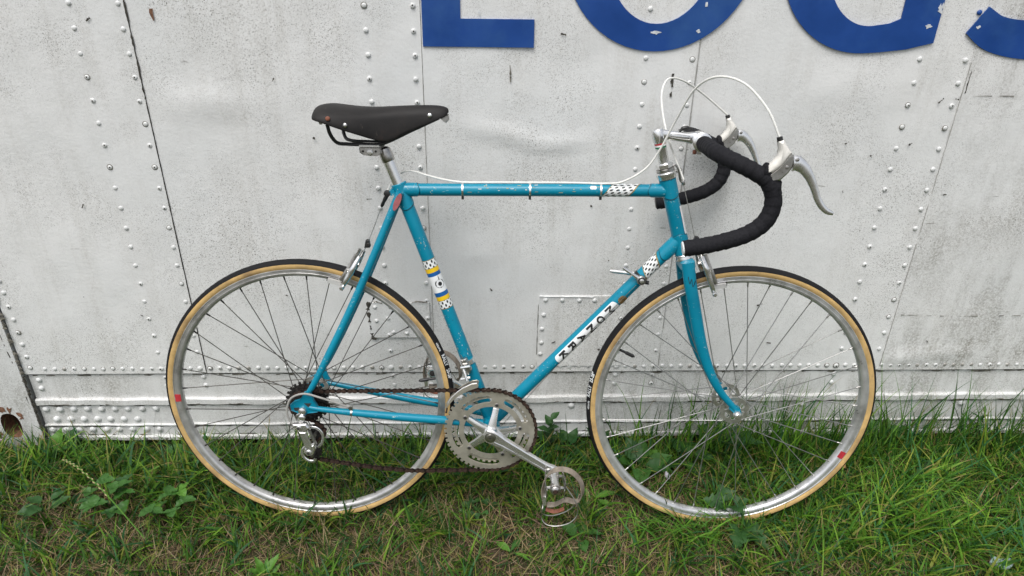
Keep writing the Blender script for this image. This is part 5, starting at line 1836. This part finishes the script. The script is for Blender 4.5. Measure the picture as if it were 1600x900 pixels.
MB().tube([(0.362, -0.034, 0.450), (0.356, -0.034, 0.465)], 0.0008, 5).build('cable_end', M['steel'], fd)

# ---- down tube shifters
shp = DT_A + DT_D * 0.1180
g_up = g_dt
sh = empty('shifter', bike, tuple(shp))
MB().lathe(shp - DT_D * 0.006, DT_D, [(0, 0.0149), (0.0004, 0.0162), (0.0116, 0.0162), (0.012, 0.0149)], 24).build('band_clamp', M['black'], sh)
MB().tube([shp - g_up * 0.0160, shp - g_up * 0.0240 - DT_D * 0.004], 0.0045, 8).build('clamp_bolt', M['black'], sh)
for s, tip in ((-1, (0.7075, 0.6710)), (1, (0.6860, 0.6500))):
    c = shp + Y * (0.0200 * s)
    MB().lathe(c - Y * (0.004 * s), Y * s, [(0, 0.0102), (0.008, 0.0102), (0.0100, 0.0085)], 20).build('lever_boss', M['steel'], sh)
    MB().lathe(c + Y * (0.0058 * s), Y * s, [(0, 0.0078), (0.0006, 0.0076)], 16).build('friction_washer', M['black'], sh)
    MB().lathe(c + Y * (0.0062 * s), Y * s, [(0, 0.0056), (0.0028, 0.0050), (0.0034, 0.003)], 14).build('wing_bolt', M['chrome'], sh)
    e = Vector((tip[0], 0.0200 * s, tip[1]))
    m = lerp(c, e, 0.45)
    MB().tube([c, m, lerp(c, e, 0.8), e], [0.0056, 0.0036, 0.0040, 0.0032], 10, sy=0.8).build('shift_lever', M['chrome'], sh)
MB().tube([shp + Vector((-0.01, -0.019, -0.012)), lerp(shp, BB, 0.5) + Vector((0.0, -0.0125, -0.013)), BB + Vector((0.02, -0.012, -0.012))], 0.0007, 5).build('shift_wire', M['steel'], sh)


# ---- centre-pull brakes
def brake(name, piv, top, low, pad, tang, yoke, fwd):
    br = empty(name, bike, piv)
    for s in (-1, 1):
        pv = Vector((piv[0], s * 0.030, piv[2]))
        tp = Vector((top[0], s * 0.026, top[2]))
        lw = Vector((low[0], s * 0.028, low[2]))
        MB().tube(spline([tp, lerp(tp, pv, 0.6) + Vector((0, s * 0.006, 0)), pv + Vector((0, s * 0.004, 0)), lerp(pv, lw, 0.6) + Vector((0, s * 0.006, 0)), lw], 4), [0.0042, 0.0044, 0.0048, 0.0052, 0.0056, 0.006, 0.0064, 0.0066, 0.0066, 0.0064, 0.006, 0.0056, 0.0052, 0.0050, 0.0048, 0.0046, 0.0040], 10, sy=0.75).build('brake_arm', M['chrome'], br)
        # second arm lying across, the other side of the pair
        MB().tube(spline([tp + Vector((fwd * 0.008, -s * 0.004, 0.004)), pv + Vector((fwd * 0.010, -s * 0.004, 0.002)), lerp(pv, lw, 0.55) + Vector((fwd * 0.012, -s * 0.002, 0))], 4), [0.0035] * 4 + [0.0045] * 4 + [0.0038], 8, sy=0.7).build('brake_link', M['steel'], br)
        MB().lathe(pv + Vector((-fwd * 0.006, 0, 0)), Vector((fwd, 0, 0.2)), [(0, 0.0058), (0.012, 0.0058), (0.014, 0.0040)], 12).build('brake_pivot', M['steel'], br)
        T = Vector((tang[0], 0, tang[1])).normalized()
        N = T.cross(Y)
        pc = Vector((pad[0], s * 0.0205, pad[2]))
        MB().box(pc, (0.030, 0.0085, 0.0095), (T, Y, N)).build('pad_holder', M['block'], br, 0)
        MB().box(pc - Y * (s * 0.006), (0.036, 0.0050, 0.0085), (T, Y, N)).build('brake_pad', M['rubber'], br, 0)
        bt = pc + T * (0.020 if fwd < 0 else -0.020)
        MB().tube([pc, bt], 0.0032, 8).build('pad_stem', M['steel'], br)
        MB().lathe(lw + Y * (s * 0.002), Y * s, [(0, 0.0056), (0.008, 0.0056), (0.010, 0.0040)], 6).build('pad_bolt', M['chrome'], br, 20)
        MB().tube([tp, Vector(yoke)], 0.0008, 5).build('straddle_wire', M['steel'], br)
    MB().tube([Vector((piv[0] + fwd * 0.004, -0.034, piv[2] + 0.004)), Vector((piv[0] + fwd * 0.004, 0.034, piv[2] + 0.004))], 0.0052, 10).build('brake_bridge', M['chrome'], br)
    MB().slab([(yoke[0] - 0.006, yoke[2] - 0.004), (yoke[0] + 0.006, yoke[2] - 0.003), (yoke[0] + 0.005, yoke[2] + 0.012), (yoke[0] - 0.002, yoke[2] + 0.013)], -0.0075, 0.0075, 0.001).build('cable_yoke', M['black'], br)
    MB().lathe((yoke[0] + 0.004, -0.012, yoke[2] + 0.004), Y, [(0, 0.0035), (0.001, 0.0045), (0.006, 0.0045)], 10).build('anchor_bolt', M['cog'], br)
    return br


brake('rear_brake', (0.1195, 0, 0.6520), (0.1400, 0, 0.6880), (0.0995, 0, 0.6190), (0.0810, 0, 0.6285), (0.963, -0.268), (0.1530, 0, 0.7060), -1)
brake('front_brake', (0.8880, 0, 0.6660), (0.8740, 0, 0.7000), (0.9080, 0, 0.6180), (0.9200, 0, 0.6320), (0.977, 0.212), (0.8640, 0, 0.7250), 1)
# ------------------------------------------------------------------ weeds and small things in the grass


def leaf_mesh(kind_, mat):
    """unit-length leaf along +x with a folded midrib, drooping tip and its own margin"""
    n = 9
    prof = {'oval': [0.05, 0.24, 0.34, 0.37, 0.34, 0.28, 0.20, 0.10, 0.0], 'lance': [0.04, 0.09, 0.14, 0.165, 0.17, 0.15, 0.11, 0.06, 0.0],
            'bramble': [0.06, 0.30, 0.42, 0.40, 0.41, 0.31, 0.26, 0.12, 0.0], 'round': [0.08, 0.34, 0.45, 0.49, 0.49, 0.46, 0.40, 0.26, 0.06],
            'lobed': [0.10, 0.46, 0.30, 0.52, 0.28, 0.36, 0.16, 0.17, 0.0]}[kind_]
    x = np.linspace(0, 1, n)
    if kind_ == 'lobed':
        x = np.array([0, 0.06, 0.22, 0.42, 0.52, 0.66, 0.74, 0.86, 1.0])
    vs, fs = [], []
    for i in range(n):
        z = -0.22 * x[i] ** 2 + 0.03 * math.sin(i * 1.9)
        hw = prof[i] * (1 + (0.08 if i % 2 else -0.05) * (kind_ in ('bramble', 'lobed')))
        for q, f in ((-1, 1), (-0.5, 0.5), (0, 0), (0.5, 0.5), (1, 1)):
            vs.append((x[i] + 0.04 * abs(q) * (kind_ == 'bramble') * (1 if i % 2 else -1), hw * q, z + hw * f * 0.34 + 0.012 * math.sin(i * 2.3 + q * 3)))
    for i in range(n - 1):
        for k in range(4):
            a = i * 5 + k
            fs.append((a, a + 1, a + 6, a + 5))
    return MB().add(vs, fs).mesh('leaf', mat, 50)


LEAF = {}


def leaf(parent, kind_, mat, loc, az, pitch, size, roll=0.0):
    k = (kind_, mat)
    if k not in LEAF:
        LEAF[k] = leaf_mesh(kind_, M[mat])
    M4 = Matrix.Rotation(az, 3, 'Z') @ Matrix.Rotation(-pitch, 3, 'Y') @ Matrix.Rotation(roll, 3, 'X')
    return share('leaf', LEAF[k], parent, loc, M4.to_euler(), (size, size * random.uniform(0.85, 1.1), size))


def rosette(name, label, cat, x, y, n, kind_, mat, size, pitch=(0.2, 0.9), stalk=0.03, spread=2 * PI, az0=0.0, lift=0.02, mats=None, group=None):
    o = tag(empty(name, None, (x, y, gz(x, y))), label, cat, group)
    for k in range(n):
        az = az0 + spread * (k + random.uniform(-0.25, 0.25)) / n
        p = random.uniform(*pitch)
        st = stalk * random.uniform(0.6, 1.4)
        hz = lift * random.uniform(0.6, 1.5)
        end = Vector((math.cos(az) * st, math.sin(az) * st, hz))
        b = MB()
        b.tube([Vector((0, 0, 0)) + Vector(o['_org']), Vector(o['_org']) + end * 0.55 + Vector((0, 0, hz * 0.25)), Vector(o['_org']) + end], [0.0011, 0.0010, 0.0008], 5)
        b.build('stalk', M['leaf_mid'], o)
        leaf(o, kind_, (mats[k % len(mats)] if mats else mat), end, az + random.uniform(-0.4, 0.4), p, size * random.uniform(0.75, 1.2), random.uniform(-0.4, 0.4))
    return o


def trifoliate(name, label, cat, x, y, heads, size, mats, group=None, spread=0.05, kind_='bramble', lift=0.035):
    o = tag(empty(name, None, (x, y, gz(x, y))), label, cat, group)
    for k in range(heads):
        az = 2 * PI * (k + random.uniform(-0.3, 0.3)) / heads
        rr = spread * random.uniform(0.4, 1.3)
        end = Vector((math.cos(az) * rr, math.sin(az) * rr * 0.8, lift * random.uniform(0.6, 1.5)))
        og = Vector(o['_org'])
        MB().tube([og, og + end * 0.5 + Vector((0, 0, 0.01)), og + end], [0.0010, 0.0009, 0.0007], 5).build('stalk', M['leaf_mid'], o)
        s = size * random.uniform(0.7, 1.15)
        m = mats[k % len(mats)]
        for d in (0, 2.0, -2.0):
            leaf(o, kind_, m, end, az + d + random.uniform(-0.2, 0.2), random.uniform(0.0, 0.45), s * (1.0 if d == 0 else 0.85), random.uniform(-0.3, 0.3))
    return o


def upright(name, label, cat, x, y, h, n, kind_, mat, size, lean=(0.0, 0.0)):
    o = tag(empty(name, None, (x, y, gz(x, y))), label, cat)
    og = Vector(o['_org'])
    top = Vector((lean[0], lean[1], h))
    MB().tube([og, og + top * 0.5 + Vector((0.004, 0, 0)), og + top], [0.0022, 0.0018, 0.0010], 6).build('stem', M['leaf_mid'], o)
    for k in range(n):
        t = 0.25 + 0.75 * k / (n - 1)
        az = k * 2.4 + random.uniform(-0.3, 0.3)
        leaf(o, kind_, mat, top * t, az, random.uniform(0.5, 1.1), size * (1.15 - 0.45 * t) * random.uniform(0.85, 1.15))
    return o


trifoliate('bramble', 'toothed green bramble leaves beside the dry seed stalk', 'bramble', -0.530, 0.030, 10, 0.033, ['leaf_mid', 'leaf_mid', 'leaf_dark'], 'bramble seedlings', 0.058, lift=0.050)
trifoliate('bramble', 'bramble sprig with yellowish young leaves, nearest the rear wheel', 'bramble', -0.365, -0.005, 7, 0.032, ['leaf_mid', 'leaf_light', 'leaf_mid'], 'bramble seedlings', 0.045, lift=0.048)
rosette('dock', 'broad leaved dock standing right of the oval hand hole', 'dock plant', -0.805, 0.245, 8, 'oval', 'leaf_mid', 0.058, (0.5, 1.2), 0.025, lift=0.03, mats=['leaf_mid', 'leaf_dark', 'leaf_light'])
rosette('dock', 'dock with long light leaves lying along the trailer foot', 'dock plant', -0.715, 0.235, 4, 'lance', 'leaf_light', 0.085, (0.1, 0.5), 0.02, spread=2.2, az0=-1.2, lift=0.02, mats=['leaf_light', 'leaf_mid'])
upright('leafy_weed', 'upright leafy weed between the chainring and the front tyre', 'weed', 0.585, 0.272, 0.125, 9, 'oval', 'leaf_dark', 0.046, (0.012, 0.0))
rosette('broadleaf_weed', 'low dark weed with broad leaves right of the upright weed', 'weed', 0.648, 0.262, 6, 'oval', 'leaf_dark', 0.056, (0.5, 1.2), 0.02, lift=0.03)
rosette('broadleaf_weed', 'weed with two upright oval leaves behind the front tyre', 'weed', 0.735, 0.270, 4, 'oval', 'leaf_dark', 0.060, (1.0, 1.4), 0.012, lift=0.03)
rosette('plantain', 'fresh green plantain inside the lower front wheel', 'plantain', 0.835, 0.150, 8, 'oval', 'leaf_mid', 0.062, (0.2, 0.9), 0.02, lift=0.025, mats=['leaf_mid', 'leaf_light', 'leaf_mid', 'leaf_dark'])
rosette('broadleaf_weed', 'big dark leaved weed behind the front hub', 'weed', 1.085, 0.235, 8, 'oval', 'leaf_dark', 0.075, (0.3, 1.1), 0.03, lift=0.045)
rosette('broadleaf_weed', 'dark weed in the middle of the front wheel', 'weed', 0.955, 0.190, 7, 'round', 'leaf_dark', 0.046, (0.1, 0.7), 0.03, lift=0.03, mats=['leaf_dark', 'leaf_mid'])
rosette('lobed_weed', 'single lobed dark leaf in front of the front wheel', 'weed', 1.035, -0.075, 3, 'lobed', 'leaf_dark', 0.058, (0.0, 0.4), 0.015, lift=0.03, spread=2.5, az0=-1.9)
rosette('lobed_weed', 'lobed leaves covering the lowest part of the front tyre', 'weed', 1.022, -0.022, 5, 'lobed', 'leaf_dark', 0.046, (0.3, 1.0), 0.015, lift=0.035)
rosette('bright_weed', 'bright green pointed sprout at the front edge of the turf', 'weed', -0.085, -0.192, 15, 'lance', 'leaf_light', 0.042, (0.5, 1.25), 0.008, lift=0.012, mats=['leaf_light'])
trifoliate('clover', 'clover patch inside the rear wheel below the derailleur', 'clover', 0.070, 0.195, 11, 0.022, ['leaf_mid', 'leaf_dark', 'leaf_mid'], 'clover patches', 0.055, 'round', 0.03)
trifoliate('clover', 'clover patch seen through the right half of the rear wheel', 'clover', 0.215, 0.205, 9, 0.022, ['leaf_dark', 'leaf_mid'], 'clover patches', 0.05, 'round', 0.03)
trifoliate('clover', 'small dark clover on bare soil below the chainring', 'clover', 0.385, 0.015, 9, 0.015, ['leaf_dark', 'leaf_dark', 'leaf_mid'], 'clover patches', 0.045, 'round', 0.012)
rosette('dandelion', 'two pale green leaves flat on the turf below the pedal', 'dandelion', 0.470, -0.140, 3, 'lance', 'leaf_light', 0.050, (0.05, 0.4), 0.008, spread=3.5, az0=-0.2, lift=0.012, mats=['leaf_light', 'leaf_mid'])
rosette('plantain', 'plantain with light leaves between the toe strap and the front tyre', 'plantain', 0.690, 0.040, 5, 'lance', 'leaf_light', 0.055, (0.0, 0.35), 0.010, lift=0.012, mats=['leaf_light', 'leaf_mid'])
rosette('plantain', 'small plantain in the foreground right of the toe clip', 'plantain', 0.640, -0.085, 4, 'oval', 'leaf_mid', 0.040, (0.1, 0.6), 0.012, lift=0.015)
rosette('broadleaf_weed', 'soft green weed at the foot of the trailer right of the front wheel', 'weed', 1.560, 0.250, 7, 'lobed', 'leaf_mid', 0.050, (0.4, 1.1), 0.02, lift=0.05)
rosette('dock', 'small dock in the turf left of the dry seed stalk', 'dock plant', -0.690, 0.020, 5, 'oval', 'leaf_dark', 0.040, (0.1, 0.6), 0.015, lift=0.022)
rosette('broadleaf_weed', 'broad leaved weed between the rear tyre and the lower rivets', 'weed', -0.420, 0.250, 6, 'oval', 'leaf_mid', 0.045, (0.4, 1.1), 0.018, lift=0.03)
upright('leafy_weed', 'ferny weed by the last lower rivet at the right', 'weed', 1.790, 0.262, 0.13, 12, 'lance', 'leaf_dark', 0.040, (0.05, 0.0))

# pale flower bud, pink flower, dead leaf, plastic scrap
bud = tag(empty('flower_bud', None, (0.890, 0.108, gz(0.89, 0.108))), 'drooping white bindweed bud inside the front wheel', 'flower bud')
og = Vector(bud['_org'])
MB().tube([og, og + Vector((-0.004, 0, 0.03)), og + Vector((0.0, -0.004, 0.040))], 0.0009, 5).build('stalk', M['leaf_mid'], bud)
MB().lathe(og + Vector((0, -0.004, 0.042)), (0.35, -0.3, -0.9), [(0, 0.002), (0.006, 0.0055), (0.014, 0.0075), (0.020, 0.0050), (0.024, 0.0010)], 9).build('petals', M['petal'], bud)
fl = tag(empty('flower', None, (-0.958, 0.282, gz(-0.958, 0.282))), 'small pink flower at the left end of the trailer foot', 'flower')
og = Vector(fl['_org'])
MB().tube([og, og + Vector((0.003, 0, 0.03)), og + Vector((0.0, -0.004, 0.055))], 0.0010, 5).build('stalk', M['leaf_mid'], fl)
for k in range(5):
    if ('oval', 'petal_pink') not in LEAF:
        LEAF[('oval', 'petal_pink')] = leaf_mesh('oval', M['petal_pink'])
    o = leaf(fl, 'oval', 'petal_pink', (0.0, -0.004, 0.056), 2 * PI * k / 5, 0.35, 0.009)
    o.name = 'petal'
dl = tag(empty('dead_leaf', None, (0.0, 0.255, gz(0, 0.255))), 'curled orange brown dead leaf behind the rear derailleur', 'dead leaf')
o = leaf(dl, 'oval', 'leaf_dead', (0, 0, 0.038), 2.4, 0.8, 0.026, 0.6)
o.name = 'blade'
dl2 = tag(empty('dead_leaf', None, (1.372, 0.115, gz(1.37, 0.115))), 'small rust coloured dead leaf against the front tyre', 'dead leaf')
o = leaf(dl2, 'oval', 'leaf_dead', (0, 0, 0.045), 0.6, 0.5, 0.016, 0.3)
o.name = 'blade'
sx, sy_ = 1.612, -0.192
zz = gz(sx, sy_)
pl = []
for k in range(13):
    a = 2 * PI * k / 13
    pl.append((sx + 0.026 * math.cos(a) * random.uniform(0.8, 1.1), sy_ + 0.016 * math.sin(a) * random.uniform(0.8, 1.1)))
vs = [(x, y, zz + 0.024 + 0.004 * math.sin(i * 1.7)) for i, (x, y) in enumerate(pl)] + [(x, y, zz + 0.018 + 0.004 * math.sin(i * 1.7)) for i, (x, y) in enumerate(pl)] + [(sx, sy_, zz + 0.028), (sx, sy_, zz + 0.022)]
fs = []
for k in range(13):
    l = (k + 1) % 13
    fs += [(k, l, 13 + l, 13 + k), (26, k, l), (27, 13 + l, 13 + k)]
tag(MB().add(vs, fs).build('plastic_scrap', M['scrap'], None, 50), 'scrap of pale bluish plastic in the right foreground grass', 'plastic scrap')

# dry seed stalk leaning over the bramble
sk = tag(empty('seed_stalk', None, (-0.375, -0.100, gz(-0.375, -0.1))), 'pale dry seed stalk slanting up over the bramble leaves', 'seed stalk')
sp = spline([(-0.375, -0.100, 0.005), (-0.450, -0.045, 0.045), (-0.540, 0.025, 0.075), (-0.620, 0.085, 0.085), (-0.680, 0.125, 0.080)], 8)
MB().tube(sp, [0.0016] * 16 + [0.0012] * (len(sp) - 16), 6).build('stem', M['leaf_light'], sk)
hd = MB()
for i in range(14, len(sp)):
    p, t = sp[i], (sp[min(i + 1, len(sp) - 1)] - sp[i - 1]).normalized()
    side = Vector((t.y, -t.x, 0)) * (0.0022 if i % 2 else -0.0022)
    hd.tube([p - t * 0.004 + side * 0.3, p + side, p + t * 0.006 + side * 0.8], [0.0008, 0.0019, 0.0005], 5)
kind(hd.build('seed_head', M['straw'], sk), 'stuff')

# bright tuft arching over the front tyre's foot
Pt = np.array([(0.885, -0.085)]) + rng.normal(0, 1, (90, 2)) * np.array([0.055, 0.018])
n = len(Pt)
o = blades('grass_tuft', with_z(Pt), rng.uniform(0.07, 0.14, n), rng.uniform(0.0025, 0.0048, n), rng.uniform(0.1, 0.7, n), rng.uniform(0.7, 1.7, n), rng.choice([2.9, 0.3, 3.4, -1.4], n, p=[0.5, 0.2, 0.2, 0.1]) + rng.normal(0, 0.5, n), pick(np.array([(0.10, 0.26, 0.028), (0.14, 0.31, 0.035), (0.075, 0.21, 0.028)]), n, (3, 2, 2)), 'bright green arching grass tuft in front of the front wheel', 7, 0.06)
del o['kind']
o['category'] = 'grass tuft'
Pt = np.array([(1.045, -0.028)]) + rng.normal(0, 1, (34, 2)) * np.array([0.035, 0.010])
n = len(Pt)
o = blades('grass_tuft', with_z(Pt), rng.uniform(0.05, 0.09, n), rng.uniform(0.0022, 0.004, n), rng.uniform(0.05, 0.5, n), rng.uniform(0.4, 1.2, n), rng.uniform(0, 2 * PI, n), pick(GREENS, n, (1, 3, 4, 3, 1, 1)), 'green tuft hiding the lowest point of the front tyre', 7, 0.06)
del o['kind']
o['category'] = 'grass tuft'

for o in bpy.data.objects:
    if '_org' in o:
        del o['_org']
